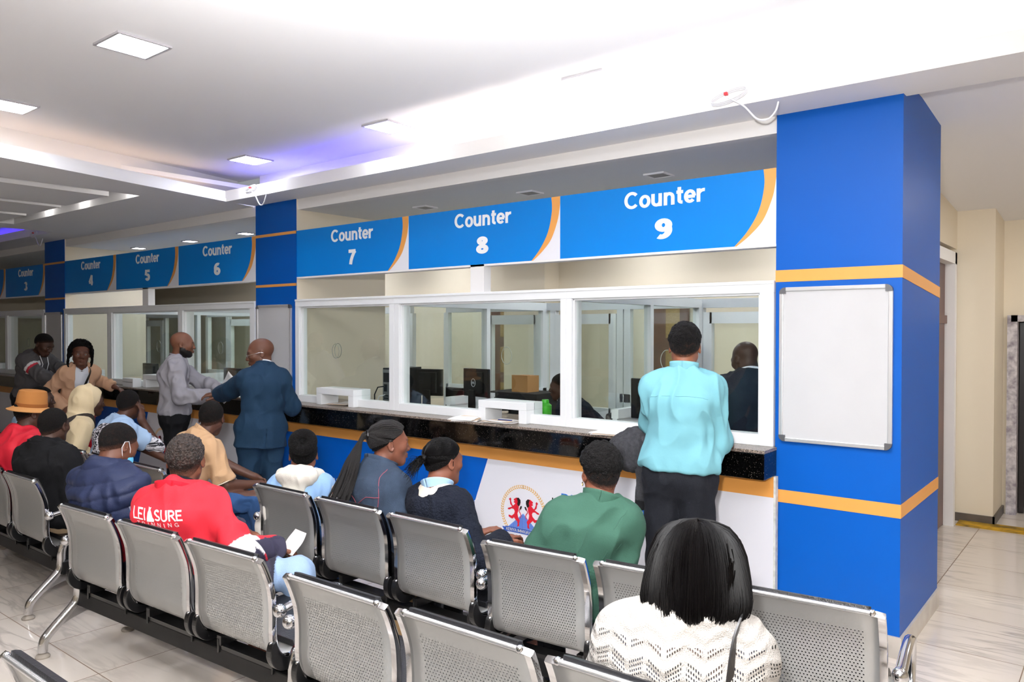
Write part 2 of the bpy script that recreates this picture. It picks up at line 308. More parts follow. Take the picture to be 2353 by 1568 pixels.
# main ceiling, the dropped border with its lip, the low ceiling on the left with its slatted recess
struct(MB().box(-5.75, 5.2, -9.2, .1, 3.25, 3.4).build('ceiling', M['ceil']))
LX0, LX1 = -5.19, -4.70          # the low ceiling's edge runs a little out of square
yA, yB = -.33, -2.40
def ex(y): return LX0 + (y - yA) / (yB - yA) * (LX1 - LX0)
t = MB(); t.box(-5.19, 5.2, .045, .06, 2.965, 3.25); t.prism([(ex(.06) - .33, .06), (ex(-9.2) - .33, -9.2), (ex(-9.2) - .35, -9.2), (ex(.06) - .35, .06)], 'z', 2.977, 3.25); t.box(-5.19, 5.2, -.33, .06, 2.947, 2.965); t.box(-5.19, 5.2, -.33, -.312, 2.965, 3.05)
struct(t.build('trim_1', M['white']))
lc = MB(); zl = 2.947
RX0, RX1, RY = -8.55, -5.50, -1.0
lc.prism([(ex(.0), .06), (-9.0, .06), (-9.0, RY), (RX1, RY), (RX1, -9.2), (ex(-9.2), -9.2)], 'z', zl, zl + .03)
lc.prism([(-9.0, RY), (-9.0, -9.2), (RX0, -9.2), (RX0, RY)], 'z', zl, zl + .03)
lc.prism([(ex(yA), yA), (ex(-9.2), -9.2), (ex(-9.2) - .018, -9.2), (ex(yA) - .018, yA)], 'z', zl + .03, 3.05)
lc.box(RX0, RX1, RY, RY + .02, zl + .03, 3.12); lc.box(RX1, RX1 + .02, -9.2, RY, zl + .03, 3.12); lc.box(RX0 - .02, RX0, -9.2, RY, zl + .03, 3.12)
lc.box(-17, RX1 + .2, -9.2, .06, 3.12, 3.16)
struct(lc.build('ceiling_low', M['ceil']))
for i, (a, bb) in enumerate([(-6.55, -5.68), (-7.42, -6.72), (-8.40, -7.60)]):
    p = MB().box(a, bb, -9.2, RY - .22, zl - .015, zl + .02)
    o = p.build('ceiling_panel', M['ceil']); struct(o)
    s = MB().box(bb, bb + .055, -9.2, RY - .22, zl - .02, zl + .05); struct(s.build('ceiling_slat', M['white'], o))
# second recess with its lip, further left
t = MB(); t.box(-17, -9.0, -.42, .06, zl, zl + .018); t.box(-17, -9.02, -.42, -.402, zl + .018, 3.05); t.box(-9.02, -9.001, -9.2, -.42, zl + .03, 3.05)
struct(t.build('trim_2', M['white']))
# bulkhead above the counters, soffit behind it
struct(MB().box(-17, 0.0, .015, .09, 2.85, 2.965).build('trim_3', M['white']))
s = MB().box(-17, .0, .09, 3.4, 2.85, 2.9); struct(s.build('ceiling_soffit', mat('soffit_paint', '#e6e5e3', .8)))
# corridor on the right
cc = MB(); cc.add([(.0, .06, 3.06), (5.2, .06, 3.06), (5.2, 4.6, 2.71), (.0, 4.6, 2.71), (.0, .06, 3.16), (5.2, .06, 3.16), (5.2, 4.6, 2.81), (.0, 4.6, 2.81)],
       [(0, 3, 2, 1), (4, 5, 6, 7), (0, 1, 5, 4), (1, 2, 6, 5), (2, 3, 7, 6), (3, 0, 4, 7)])
struct(cc.build('ceiling_corridor', M['ceil']))
w = MB().box(.12, .655, 3.55, 4.6, 0, 2.9); w.box(.655, .69, 4.15, 4.6, 0, 2.9); w.box(.69, 1.65, 4.15, 4.3, 1.80, 2.9); w.box(1.65, 5.2, 4.15, 4.3, 0, 2.9)
w.box(.12, .36, 1.02, 1.25, 0, 2.95); w.box(.12, .36, 1.25, 3.55, 2.45, 2.9)
struct(w.build('wall_corridor', M['cream']))
base = mat('grey_skirting', '#5d544c', .4, var=(8, .6, '#3a342f'))
k = MB().box(.33, .67, 3.535, 3.552, 0, .075); k.box(.653, .672, 3.535, 4.15, 0, .075); struct(k.build('baseboard_corridor', base))
o = MB().box(.25, .31, 1.45, 3.40, .01, 2.40).build('door_1', M['wood']); struct(o)
f = MB().box(.305, .33, 1.95, 2.02, .1, 2.3); f.box(.305, .33, 2.7, 2.77, .1, 2.3); f.box(.305, .33, 1.5, 3.38, 1.78, 1.85); struct(f.build('door_panel', M['wood'], o))
f = MB().box(.31, .39, 3.28, 3.36, 0, 2.40); f.box(.30, .36, 3.36, 3.44, 0, 2.40); f.box(.31, .39, 1.35, 3.36, 2.30, 2.40); struct(f.build('door_frame', M['white'], o))
dm = mat('dark_door', '#17110f', .3)
o = empty('door_2', (.72, 4.12, 0)); struct(o)
f = MB().box(-.03, .05, -.02, .12, 0, 1.86); f.box(.0, .96, -.02, .12, 1.80, 1.86); struct(f.build('door_frame', mat('scuffed_white', '#c9c4c6', .6, var=(20, .8, '#6a5f6a')), o))
dl = MB().box(.06, .10, .1, .92, .01, 1.79); struct(dl.build('door_leaf', dm, o))
h = MB().tube([(.10, .30, .98), (.16, .30, .98), (.16, .42, .98)], .009); h.box(.10, .108, .27, .33, .86, 1.06); struct(h.build('door_handle', M['chrome'], o))
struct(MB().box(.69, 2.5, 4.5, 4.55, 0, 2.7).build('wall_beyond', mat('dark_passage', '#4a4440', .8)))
o = MB().box(.40, 1.75, 3.34, 3.56, 0, .012).build('floor_strip', mat('worn_yellow_paint', '#c89a10', .7, var=(9, .9, '#5c4a20'))); struct(o)

# ------------------------------------------------------------------ pillars
def stripe_pillar(x0, k):
    st = M['blue']; D = 1.0
    o = MB().box(x0, x0 + PW, 0, D, .112, 2.947 if k else 3.03).build('pillar', st if k == 0 else [M['cream']]); struct(o, ['wide blue pillar beside the corridor', 'blue pillar between counters six and seven', 'blue pillar between counters three and four'][k], 'pillar')
    if k:
        struct(MB().box(x0, x0 + PW, -.006, 0, .112, 2.947).build('cladding', st, o))
    if k == 0: zs = [(1.995, 2.062), (.736, .808)]
    else: zs = [(2.625, 2.652), (2.135, 2.16), (.736, .808)]
    for a, b in zs:
        m = MB().box(x0 - (.002 if k == 0 else 0), x0 + PW + (.002 if k == 0 else 0), -.0025 - (.006 if k else 0), 0, a, b)
        if k == 0:
            dz = -.075 if a > 1 else 0
            m.add([(x0 + PW + .0025, -.002, a), (x0 + PW + .0025, D, a + dz), (x0 + PW + .0025, D, b + dz), (x0 + PW + .0025, -.002, b), (x0 + PW, -.002, a), (x0 + PW, D, a + dz), (x0 + PW, D, b + dz), (x0 + PW, -.002, b)],
                  [(0, 1, 2, 3), (7, 6, 5, 4), (0, 4, 5, 1), (1, 5, 6, 2), (2, 6, 7, 3), (3, 7, 4, 0)])
        struct(m.build('stripe', M['orange'], o))
    sk = mat('tile_skirting', '#cdc6bd', .25, var=(5, .5, '#a89e94'))
    struct(MB().box(x0 - .01, x0 + PW + .012, -.014, D, 0, .112).build('skirting', sk, o))
for k in range(3): stripe_pillar(-PER * k, k)
# cream side wall of each booth block
for b in (1, 2):
    struct(MB().box(-PER * b, -PER * b + PW, 1.0, 1.1, 0, 2.85).build('wall_booth', M['cream']))
# ------------------------------------------------------------------ counter front, worktop, printed graphics
def arc_pts(P):                      # smooth curve through a few points
    out = []
    for i in range(len(P) - 1):
        p0, p1, p2, p3 = P[max(i - 1, 0)], P[i], P[i + 1], P[min(i + 2, len(P) - 1)]
        for k in range(6):
            t = k / 6; out.append(tuple(.5 * (2 * p1[j] + (p2[j] - p0[j]) * t + (2 * p0[j] - 5 * p1[j] + 4 * p2[j] - p3[j]) * t * t + (3 * p1[j] - p0[j] - 3 * p2[j] + p3[j]) * t ** 3) for j in (0, 1)))
    return out + [tuple(P[-1])]
tb = MB().box(-15.6, .012, -.20, -.008, .885, 1.032); te = MB().box(-15.6, .0135, -.2015, -.008, 1.032, 1.05)
for b in BAYS: x0, x1 = -PER * (b + 1) + PW + .001, -PER * b - .001; tb.box(x0, x1, -.008, .40, .885, 1.032); te.box(x0, x1, -.008, .40, 1.032, 1.05)
top = tb.build('granite_worktop', M['granite'], bevel=.004)
tag(top, 'long black granite counter top running under all the service windows', 'counter top')
te.build('speckled_edge', M['granite_edge'], top, bevel=.003)
YF = -.05
cf = MB().box(-15.6, .012, YF, -.018, .0, .885).build('counter_fascia', M['vwhite']); tag(cf, 'printed counter front panel below the granite top, white, blue and orange', 'counter fascia')
MB().box(.012, .024, YF - .004, -.016, .0, .885).build('edge_strip', mat('foam_board_edge', '#dfe0dc', .7, var=(30, .6, '#a5a89c')), cf)
MB().box(-15.6, .012, YF - .002, YF, .765, .885).build('orange_band', M['orange'], cf)
blue_front = mat('front_blue_vinyl', '#0054b4', .4, spec=.25)
wreath = mat('wreath_gold', '#d9aa5c', .45); red = mat('lion_red', '#c8142a', .45); ink = mat('black_ink', '#17100e', .45); rib = mat('ribbon_blue', '#2350a8', .45); hill = mat('hill_blue', '#6f8fd8', .45); txtb = mat('print_blue', '#1667c4', .45); rgrey = mat('ribbon_grey_lettering', '#b8b4b4', .5)
LION = [(-0.117, 0.082), (-0.108, 0.075), (-0.11, 0.059), (-0.099, 0.033), (-0.089, 0.027), (-0.069, 0.046), (-0.084, 0.054), (-0.082, 0.06), (-0.072, 0.064), (-0.084, 0.068), (-0.082, 0.077), (-0.062, 0.089), (-0.041, 0.091), (-0.028, 0.081), (-0.022, 0.06), (-0.028, 0.038), (-0.038, 0.029), (-0.041, 0.004), (-0.051, -0.024), (-0.045, -0.05), (-0.028, -0.074), (-0.036, -0.091), (-0.034, -0.11), (-0.045, -0.118), (-0.053, -0.115), (-0.047, -0.101), (-0.051, -0.083), (-0.068, -0.07), (-0.082, -0.056), (-0.096, -0.068), (-0.11, -0.065), (-0.13, -0.057), (-0.132, -0.044), (-0.12, -0.045), (-0.103, -0.048), (-0.079, -0.028), (-0.074, -0.011), (-0.082, 0.003), (-0.103, 0.006), (-0.123, -0.005), (-0.139, -0.004), (-0.137, 0.004), (-0.116, 0.012), (-0.099, 0.02), (-0.116, 0.036), (-0.12, 0.063), (-0.129, 0.069)]
MANE = [(-0.058, 0.087), (-0.038, 0.091), (-0.022, 0.076), (-0.022, 0.055), (-0.031, 0.035), (-0.041, 0.031), (-0.052, 0.045), (-0.046, 0.062), (-0.052, 0.077)]
TAIL = [(-0.028, -0.055), (-0.018, -0.038), (-0.024, -0.02), (-0.035, -0.006), (-0.029, 0.011), (-0.022, 0.02)]
TUFT = [(-0.028, 0.017), (-0.021, 0.034), (-0.008, 0.033), (-0.014, 0.016), (-0.022, 0.007)]
def ribbon_line(P, w):
    L_, R_ = [], []
    for i, p in enumerate(P):
        a = P[max(i - 1, 0)]; b = P[min(i + 1, len(P) - 1)]; d = math.hypot(b[0] - a[0], b[1] - a[1]); nx, nz = -(b[1] - a[1]) / d * w, (b[0] - a[0]) / d * w
        L_.append((p[0] + nx, p[1] + nz)); R_.append((p[0] - nx, p[1] - nz))
    return L_ + R_[::-1]
def emblem(cx, cz, par):
    e = poly('emblem_hill', [(cx, cz - .018), (cx - .135, cz - .128), (cx + .125, cz - .124)], hill, YF, par)
    st = MB()
    for k in range(-11, 12):
        x = k * .0105; h = .10 * (1 - abs(x) / .13)
        if h > .01: st.box(cx + x - .0016, cx + x + .0016, YF - .0025, YF - .002, cz - .128, cz - .128 + h)
    st.build('hill_stripes', rib, e)
    wr = MB()
    for sgn in (-1, 1):
        for k in range(24):
            a = -.72 + k * (2.24 / 23)                       # from low on the side to the top
            x, z = .192 * math.cos(a), .185 * math.sin(a) - .012
            tx, tz = -math.sin(a), math.cos(a)
            for side in (-1, 1):
                dx, dz = tx * .75 + math.cos(a) * side * .6, tz * .75 + math.sin(a) * side * .6
                L_ = .024; nx, nz = -dz, dx; w = .0046
                P = [(x, z), (x + dx * L_ * .5 + nx * w, z + dz * L_ * .5 + nz * w), (x + dx * L_, z + dz * L_), (x + dx * L_ * .5 - nx * w, z + dz * L_ * .5 - nz * w)]
                wr.prism([(cx + sgn * px, cz + pz) for px, pz in P], 'y', YF - .002, YF)
    wr.build('wreath', wreath, par)
    for sgn in (1, -1):
        off = 0 if sgn == 1 else .006
        T = lambda P: [(cx + off + sgn * x, cz + z) for x, z in P]
        lo = poly('lion', T(LION), red, YF - .002, par)
        poly('mane', T(MANE), ink, YF - .0035, lo, .0012); poly('tail', T(ribbon_line(arc_pts(TAIL), .0026)), red, YF - .002, lo); poly('tail_tuft', T(TUFT), ink, YF - .0035, lo, .0012)
    r = poly('ribbon', T([(.165, -.126), (-.15, -.126), (-.15, -.164), (.165, -.164)]) if False else [(cx - .16, cz - .128), (cx + .15, cz - .128), (cx + .15, cz - .164), (cx - .16, cz - .164)], rib, YF - .003, par)
    poly('ribbon_end', [(cx - .155, cz - .136), (cx - .192, cz - .136), (cx - .176, cz - .154), (cx - .192, cz - .174), (cx - .145, cz - .174), (cx - .145, cz - .136)], rib, YF - .0015, r)
    poly('ribbon_end', [(cx + .145, cz - .136), (cx + .182, cz - .136), (cx + .166, cz - .154), (cx + .182, cz - .174), (cx + .135, cz - .174), (cx + .135, cz - .136)], rib, YF - .0015, r)
    text_mesh('lettering', 'KENYA IMMIGRATION', rgrey, cx - .152, cx + .142, cz - .157, cz - .135, YF - .005, r, .012, .0012)
for b in (0, 1):
    ox = -PER * b
    poly('blue_field', [(-2.127 + ox, .765), (-2.42 + ox, .0), (-5.12 + ox, .0), (-4.66 + ox, .765)], blue_front, YF, cf)
    poly('orange_dash', [(-4.86 + ox, .372), (-4.87 + ox, .392), (-4.06 + ox, .392), (-4.075 + ox, .372)], M['orange'], YF - .002, cf)
    text_mesh('lettering', 'www.immigration.go.ke', M['letter'], -3.97 + ox, -2.58 + ox, .345, .425, YF - .002, cf, .0, .0015)
    poly('swoosh', [(-2.30 + ox, .402), (-2.235 + ox, .452), (-2.228 + ox, .462), (-2.222 + ox, .455), (-2.24 + ox, .44)], M['letter'], YF - .002, cf)
    emblem(-1.794 + ox, .423, cf)
    poly('divider_bar', [(-1.540 + ox, .30), (-1.530 + ox, .30), (-1.530 + ox, .555), (-1.540 + ox, .555)], ink, YF, cf)
    text_mesh('lettering', 'Directorate of', txtb, -1.46 + ox, -.80 + ox, .515, .595, YF, cf, .022)
    text_mesh('lettering', 'Immigration Services', txtb, -1.46 + ox, -.48 + ox, .382, .475, YF, cf, .022)

# ------------------------------------------------------------------ counter signs
IN = [(-0.075, 2.649), (-0.07, 2.553), (-0.102, 2.413), (-0.17, 2.298), (-0.248, 2.215)]
OUT = [(-0.007, 2.552), (-0.024, 2.477), (-0.077, 2.357), (-0.157, 2.273), (-0.236, 2.215)]
for n in range(9, 0, -1):
    b = (9 - n) // 3; j = 2 - (9 - n) % 3
    x1 = -PER * b - (2 - j) * LS; x0 = x1 - LS
    if x1 < -14.5: continue
    o = MB().box(x0, x1, .0, .09, 2.215, 2.649).build('counter_sign', [M['signblue']]); tag(o, f'blue overhead sign board reading Counter {n}, with orange curve at its end', 'sign', 'overhead counter signs')
    MB().box(x0, x1, .0, .09, 2.200, 2.215).build('underside', M['white'], o)
    a_in = [(x1 + u, v) for u, v in arc_pts(IN)]; a_out = [(x1 + u, v) for u, v in arc_pts(OUT)]
    poly('orange_curve', [(x1 - .001, 2.649), (x1 - .001, 2.60)] + a_out + a_in[::-1], M['orange'], -.001, o, .0015)
    poly('white_corner', [(x1 - .001, 2.649), (x1 - .001, 2.215)] + a_in[::-1], M['vwhite'], .0, o, .001)
    text_mesh('lettering', 'Counter', M['letter'], x1 - .998, x1 - .437, 2.504, 2.615, .0, o, .026)
    text_mesh('numeral', str(n), M['letter'], x1 - .776 + (.02 if n == 7 else 0), x1 - .654, 2.294, 2.424, .0, o, .045)

# ------------------------------------------------------------------ service windows: frames, panes, hatches
MX = [(-4.527, -4.470), (-3.235, -3.115), (-1.495, -1.400), (-.090, -.005)]
HATCH = {0: (-4.145, -3.633), 1: (-2.204, -1.752), 2: None}
nw = 0
def window(b, j):
    """one bay window: mullions on both sides, rails, hatch box, pane"""
    global nw
    nw += 1; ox = -PER * b; y0, y1 = -.02, .075
    a0, a1 = MX[j]; b0, b1 = MX[j + 1]; xl = (a0 if j == 0 else (a0 + a1) / 2) + ox; xr = (b1 if j == 2 else (b0 + b1) / 2) + ox; gl, gr = a1 + ox, b0 + ox
    o = empty(f'window_{nw}', ((xl + xr) / 2, .03, 1.05)); struct(o, f'white framed service window below the sign for counter {9 - 3 * b - (2 - j)}', 'window')
    ivl = Vector((-(xl + xr) / 2, -.03, -1.05))
    def part(mb, name, m, **k): q = mb.build(name, m, o, **k); q.location = ivl; tag(q, kind='structure'); return q
    f = MB(); f.box(xl, xr, y0, y1, 1.935, 2.005); f.box(xl, gl, y0, y1, 1.05, 1.935); f.box(gr, xr, y0, y1, 1.05, 1.935)
    f.box(xl, xr, y0 - .006, y0, 1.985, 2.005)
    hz = HATCH[j]; zr = 1.115
    if hz: f.box(gl, hz[0] + ox + .002, y0, y1, 1.05, zr); f.box(hz[1] + ox - .002, gr, y0, y1, 1.05, zr)
    else: f.box(gl, gr, y0, y1, 1.05, zr)
    for x in (gl, gr - .012): f.box(x, x + .012, y0 + .02, y1 - .02, zr, 1.935)
    f.box(gl, gr, y0 + .02, y1 - .02, 1.922, 1.935)
    part(f, 'window_frame', M['alu'], bevel=.003)
    zt = 1.20
    g = MB()
    if hz:
        h0, h1 = hz[0] + ox, hz[1] + ox; hb = MB()
        hb.box(h0, h1, y0 - .05, y1 + .05, zt - .055, zt); hb.box(h0, h0 + .07, y0 - .05, y1 + .05, 1.05, zt - .055); hb.box(h1 - .07, h1, y0 - .05, y1 + .05, 1.05, zt - .055)
        part(hb, 'hatch_box', M['alu'], bevel=.003)
        g.box(gl, h0, .024, .030, zr, zt); g.box(h1, gr, .024, .030, zr, zt); g.box(gl, gr, .024, .030, zt, 1.93)
    else: g.box(gl, gr, .024, .030, zr, 1.93)
    part(g, 'pane', M['glass'])
    cx, cz = (gl + gr) / 2 + (-.13 if j == 0 else .30 if j == 1 else .05), 1.53                # the speaking hole's rim
    rg = MB(); pts = [(cx + .048 * math.cos(2 * PI * k / 24), .02, cz + .064 * math.sin(2 * PI * k / 24)) for k in range(24)]; rg.tube(pts, .0022, 6, closed=True)
    if j == 0: rg.tube([(x + .008, .04, z + .004) for x, y, z in pts], .0025, 6, closed=True)
    part(rg, 'speaking_hole_rim', mat('cut_glass_edge', '#7d857d', .25))
for b in BAYS:
    for j in range(3):
        if b == 2 and j == 0: continue
        window(b, j)
    o = MB().box(-2.344 - PER * b, -2.208 - PER * b, .0, .08, 2.005, 2.215).build('trim_post', M['white']); struct(o)

# ------------------------------------------------------------------ whiteboards on the pillars
def whiteboard(x0, x1, z0, z1, label, board):
    o = empty('whiteboard', ((x0 + x1) / 2, -.008, z0)); tag(o, label, 'whiteboard', 'whiteboards on the pillars')
    iv = (-(x0 + x1) / 2, .0, -z0)
    y0, y1 = -.02, 0.
    def part(mb, n, m, **k): q = mb.build(n, m, o, **k); q.location = iv; return q
    part(MB().box(x0 + .015, x1 - .015, -.010, y1, z0 + .015, z1 - .015), 'board', board)
    f = MB(); w = .022
    f.box(x0, x0 + w, y0, y1, z0 + .035, z1 - .035); f.box(x1 - w, x1, y0, y1, z0 + .035, z1 - .035); f.box(x0 + .035, x1 - .035, y0, y1, z0, z0 + w); f.box(x0 + .035, x1 - .035, y0, y1, z1 - w, z1)
    part(f, 'frame', mat('satin_aluminium', '#d8d8da', .3, .6), bevel=.003)
    for cx, cz in ((x0, z0), (x1, z0), (x0, z1), (x1, z1)):
        sx = 1 if cx == x0 else -1; sz = 1 if cz == z0 else -1
        P = [(cx + sx * .036, cz + sz * .036), (cx + sx * .036, cz)] + [(cx + sx * (.034 - .034 * math.sin(t)), cz + sz * (.034 - .034 * math.cos(t))) for t in (.3, .6, .9, 1.2)] + [(cx, cz + sz * .036)]
        m = MB(); m.prism(P, 'y', y0 - .003, y1); part(m, 'corner_cap', mat('grey_corner_cap', '#6d6d70', .3, .5))
wb = mat('whiteboard_enamel', '#c2c2c4', .28, var=(2.5, .3, '#b2b1b3'))
whiteboard(.028, .622, 1.09, 1.962, 'large white marker board on the wide blue pillar beside the corridor', wb)
whiteboard(-5.187 + .03, -5.187 + .60, 1.09, 1.962, 'white marker board on the pillar between counters six and seven', wb)
whiteboard(-10.374 + .03, -10.374 + .60, 1.09, 1.962, 'far marker board on the pillar between counters three and four', wb)
# ------------------------------------------------------------------ inside the booths: glazed partitions, desks, equipment
for b in BAYS:
    ox = -PER * b
    # partitions running back from the mullions
    for x in (-3.175 + ox, -1.447 + ox):
        o = empty('glazed_partition', (x, .08, 0)); struct(o)
        f = MB(); w = .03
        f.box(-w, w, 0, 2.0, 1.92, 2.0); f.box(-w, w, .55, 2.0, 1.05, 1.12); f.box(-w, w, 1.94, 2.0, .0, 1.92); f.box(-w, w, 1.05, 1.10, .0, 1.92); f.box(-w + .01, w - .01, .55, 2.0, 0., 1.05); f.box(-w, w, 0, .05, 1.05, 1.92)
        struct(f.build('partition_frame', M['alu'], o)); struct(MB().box(-.003, .003, .05, 1.94, 1.12, 1.92).build('pane', M['glass'], o))
    # partition at the back of the booths, one door per booth
    o = empty('glazed_partition', (ox - 2.3, 2.1, 0)); struct(o)
    f = MB(); g = MB(); xs = [-2.3, -1.72, -.90, -.78, .02, .10, .85, 1.55, 2.3]
    f.box(-2.3, 2.3, 0, .06, 1.92, 2.0)
    for x in xs: f.box(x - .035, x + .035, 0, .06, 0, 1.92)
    for a, c in ((-2.3, -1.72), (-.9, -.78), (.02, .85), (1.55, 2.3)): f.box(a, c, 0, .06, 1.02, 1.10); f.box(a, c, .02, .04, 0, 1.02); g.box(a, c, .027, .033, 1.1, 1.92)
    for a, c in ((-1.72, -.9), (-.78, .02), (.85, 1.55)):          # door leaves with their own stiles
        f.box(a + .04, a + .12, -.01, .05, .03, 1.88); f.box(c - .12, c - .04, -.01, .05, .03, 1.88); f.box(a + .1, c - .1, -.01, .05, 1.78, 1.88); f.box(a + .1, c - .1, -.01, .05, .03, .95); g.box(a + .12, c - .12, .017, .023, .95, 1.78)
    struct(f.build('partition_frame', M['alu'], o)); struct(g.build('pane', M['glass'], o))
    # brown doors in the rear wall
    for q, x in enumerate((-4.98, -2.6)):
        d = empty(f'door_{3 + 2 * b + q}', (ox + x, 3.39, 0)); struct(d)
        struct(MB().box(0, .43, -.03, .0, 0, 2.15).build('door_leaf', M['wood'], d))
        m = MB()
        for k in range(4): m.box(.16, .33, -.04, -.03, .25 + k * .46, .58 + k * .46)
        struct(m.build('door_panel', mat('carved_amber_glass', '#9a7a3c', .15, bump=(40, .8, 3)), d, bevel=.006))
    # desks behind the worktop
    for x0, x1 in ((-4.48, -3.22), (-3.13, -1.49), (-1.40, -.05 if b else -.88)):
        o = empty('desk', (ox + (x0 + x1) / 2, .85, 0)); c = (x1 - x0) / 2 - .06
        tag(o, 'low desk with dark top behind the service counter', 'desk', 'desks inside the booths')
        MB().box(-c, c, -.29, .30, .84, .88).build('desk_top', M['blackmatte'], o); MB().box(-c, -c + .04, -.27, .28, 0, .84).build('side_panel', M['blackmatte'], o); MB().box(c - .04, c, -.27, .28, 0, .84).build('side_panel', M['blackmatte'], o)

def monitor(x, y, z0, w, h, label, rz=0., logo=False, zc=None):
    o = empty('monitor', (x, y, z0), rz); tag(o, label, 'monitor', 'computer monitors inside the booths')
    zc = zc or .11
    s = MB().box(-w / 2, w / 2, -.0, .028, zc, zc + h); s.box(-w * .32, w * .32, -.022, .0, zc + h * .12, zc + h * .88); s.build('screen_housing', M['black'], o, bevel=.006)
    MB().box(-w / 2 + .012, w / 2 - .012, .028, .030, zc + .02, zc + h - .012).build('screen', mat('dark_screen', '#11161c', .15), o)
    st = MB(); st.prism([(-.035, .012), (.035, .012), (.05, .002), (-.05, .002)], 'y', -.09, .10); st.prism([(-.045, .01), (-.038, zc + .06), (.038, zc + .06), (.045, .01), (.02, .01), (.018, .05), (.0, .065), (-.018, .05), (-.02, .01)], 'y', -.05, -.028); st.box(-.11, .11, -.1, .1, 0, .012)
    st.build('stand', M['black'], o, bevel=.003)
    if logo:
        r = MB(); r.tube([(.028 * math.cos(2 * PI * k / 28), -.0235, zc + h * .5 + .034 * math.sin(2 * PI * k / 28)) for k in range(28)], .0024, 6, closed=True); e = r.build('logo_ring', mat('logo_grey', '#b8bcc0', .4), o)
        text_mesh('lettering', 'DELL', mat('logo_grey'), -.018, .018, zc + h * .5 - .009, zc + h * .5 + .009, -.0225, e, .02, .001)
    return o
monitor(-2.85, .63, .88, .345, .245, 'black monitor with round logo seen through the window of counter 8', -.18, True, .26)
monitor(-3.74, .95, .88, .30, .26, 'black monitor beside the computer tower at counter 8', .3, False, .20)
monitor(-3.43, 1.02, .88, .30, .19, 'low black monitor left of the one with a round logo', 0., False, .10)
monitor(-1.45 + .31, .66, .88, .40, .30, 'black monitor behind the glass left of the man in pale blue shirt', -.1, False, .18)
for b, (x, lab) in zip((1, 1, 1), ((-6.85, 'black monitor behind the glass of counter 5'), (-5.75, 'black monitor behind the glass of counter 6 near the navy suit'), (-8.9, 'black monitor behind the glass of counter 4'))):
    monitor(x, .75, .88, .40, .26, lab, 0., False, .12)
# computer tower with cables
o = empty('computer_tower', (-3.93, .60, .882)); tag(o, 'tall computer tower with cables behind the window of counter 7', 'computer')
MB().box(-.075, .065, 0, .38, 0, .475).build('case', mat('dark_case', '#1c1d20', .4), o, bevel=.004)
p = MB(); p.box(-.068, .058, -.006, 0, .02, .46); p.build('back_plate', mat('galvanised_plate', '#8d9296', .35, .7), o)
p = MB()
for k in range(7): p.box(-.05, .01, -.010, -.006, .06 + k * .024, .072 + k * .024)
p.box(-.055, .03, -.010, -.006, .34, .43); p.box(-.05, -.01, -.010, -.006, .25, .32); p.build('ports', M['black'], o)
MB().tube([(-.03, -.02, .30), (-.09, -.05, .29), (-.125, -.06, .22), (-.135, -.05, .08), (-.12, -.03, .0)], .006).build('black_cable', M['black'], o)
MB().tube([(-.02, -.02, .22), (-.07, -.05, .205), (-.10, -.05, .15), (-.105, -.04, .05)], .0045).build('white_cable', M['letter'], o)
# cardboard box, flask, stapler, calculator, papers
o = MB().box(-.10, .09, -.09, .09, 0, .155).build('cardboard_box', mat('cardboard', '#b3834f', .8), loc=(-2.93, 1.45, 1.13)); tag(o, 'brown cardboard box standing behind the monitor with round logo', 'box')
f = MB().box(-.10, .09, -.095, -.06, .155, .16); f.build('flap', mat('cardboard'), o)
o2 = empty('shelf_unit', (-2.95, 1.45, 0)); tag(o2, 'dark cabinet under the cardboard box behind the monitors', 'cabinet'); MB().box(-.3, .3, -.2, .2, 0, 1.13).build('body', M['blackmatte'], o2); MB().box(-.28, -.01, -.215, -.2, .05, 1.08).build('door', M['blackmatte'], o2); MB().box(.01, .28, -.215, -.2, .05, 1.08).build('door', M['blackmatte'], o2)
gm = mat('green_plastic', '#3fae2a', .35)
o = empty('vacuum_flask', (-1.965, .45, 1.05)); tag(o, 'bright green vacuum flask inside the window of counter 8', 'flask')
MB().lathe([(.046, 0), (.05, .01), (.05, .085), (.03, .10), (.03, .105)]).build('body', gm, o, smooth='auto'); MB().lathe([(.028, .105), (.03, .108), (.027, .128), (.0, .13)]).build('lid', gm, o, smooth='auto')
MB().tube([(-.045, 0, .09), (-.075, 0, .075), (-.075, 0, .04), (-.048, 0, .025)], .007).build('handle', gm, o)
o = empty('stapler', (-2.20, .17, 1.05), .25); tag(o, 'pale stapler lying in the hatch of counter 8', 'stapler')
MB().box(-.07, .07, -.018, .018, 0, .012).build('base', mat('beige_plastic', '#cfc6b4', .4), o); MB().prism([(-.07, .022), (.072, .034), (.072, .05), (-.05, .044), (-.07, .034)], 'y', -.016, .016).build('arm', mat('beige_plastic'), o, bevel=.003); MB().box(-.07, -.05, -.012, .012, .01, .03).build('hinge', M['steel'], o)
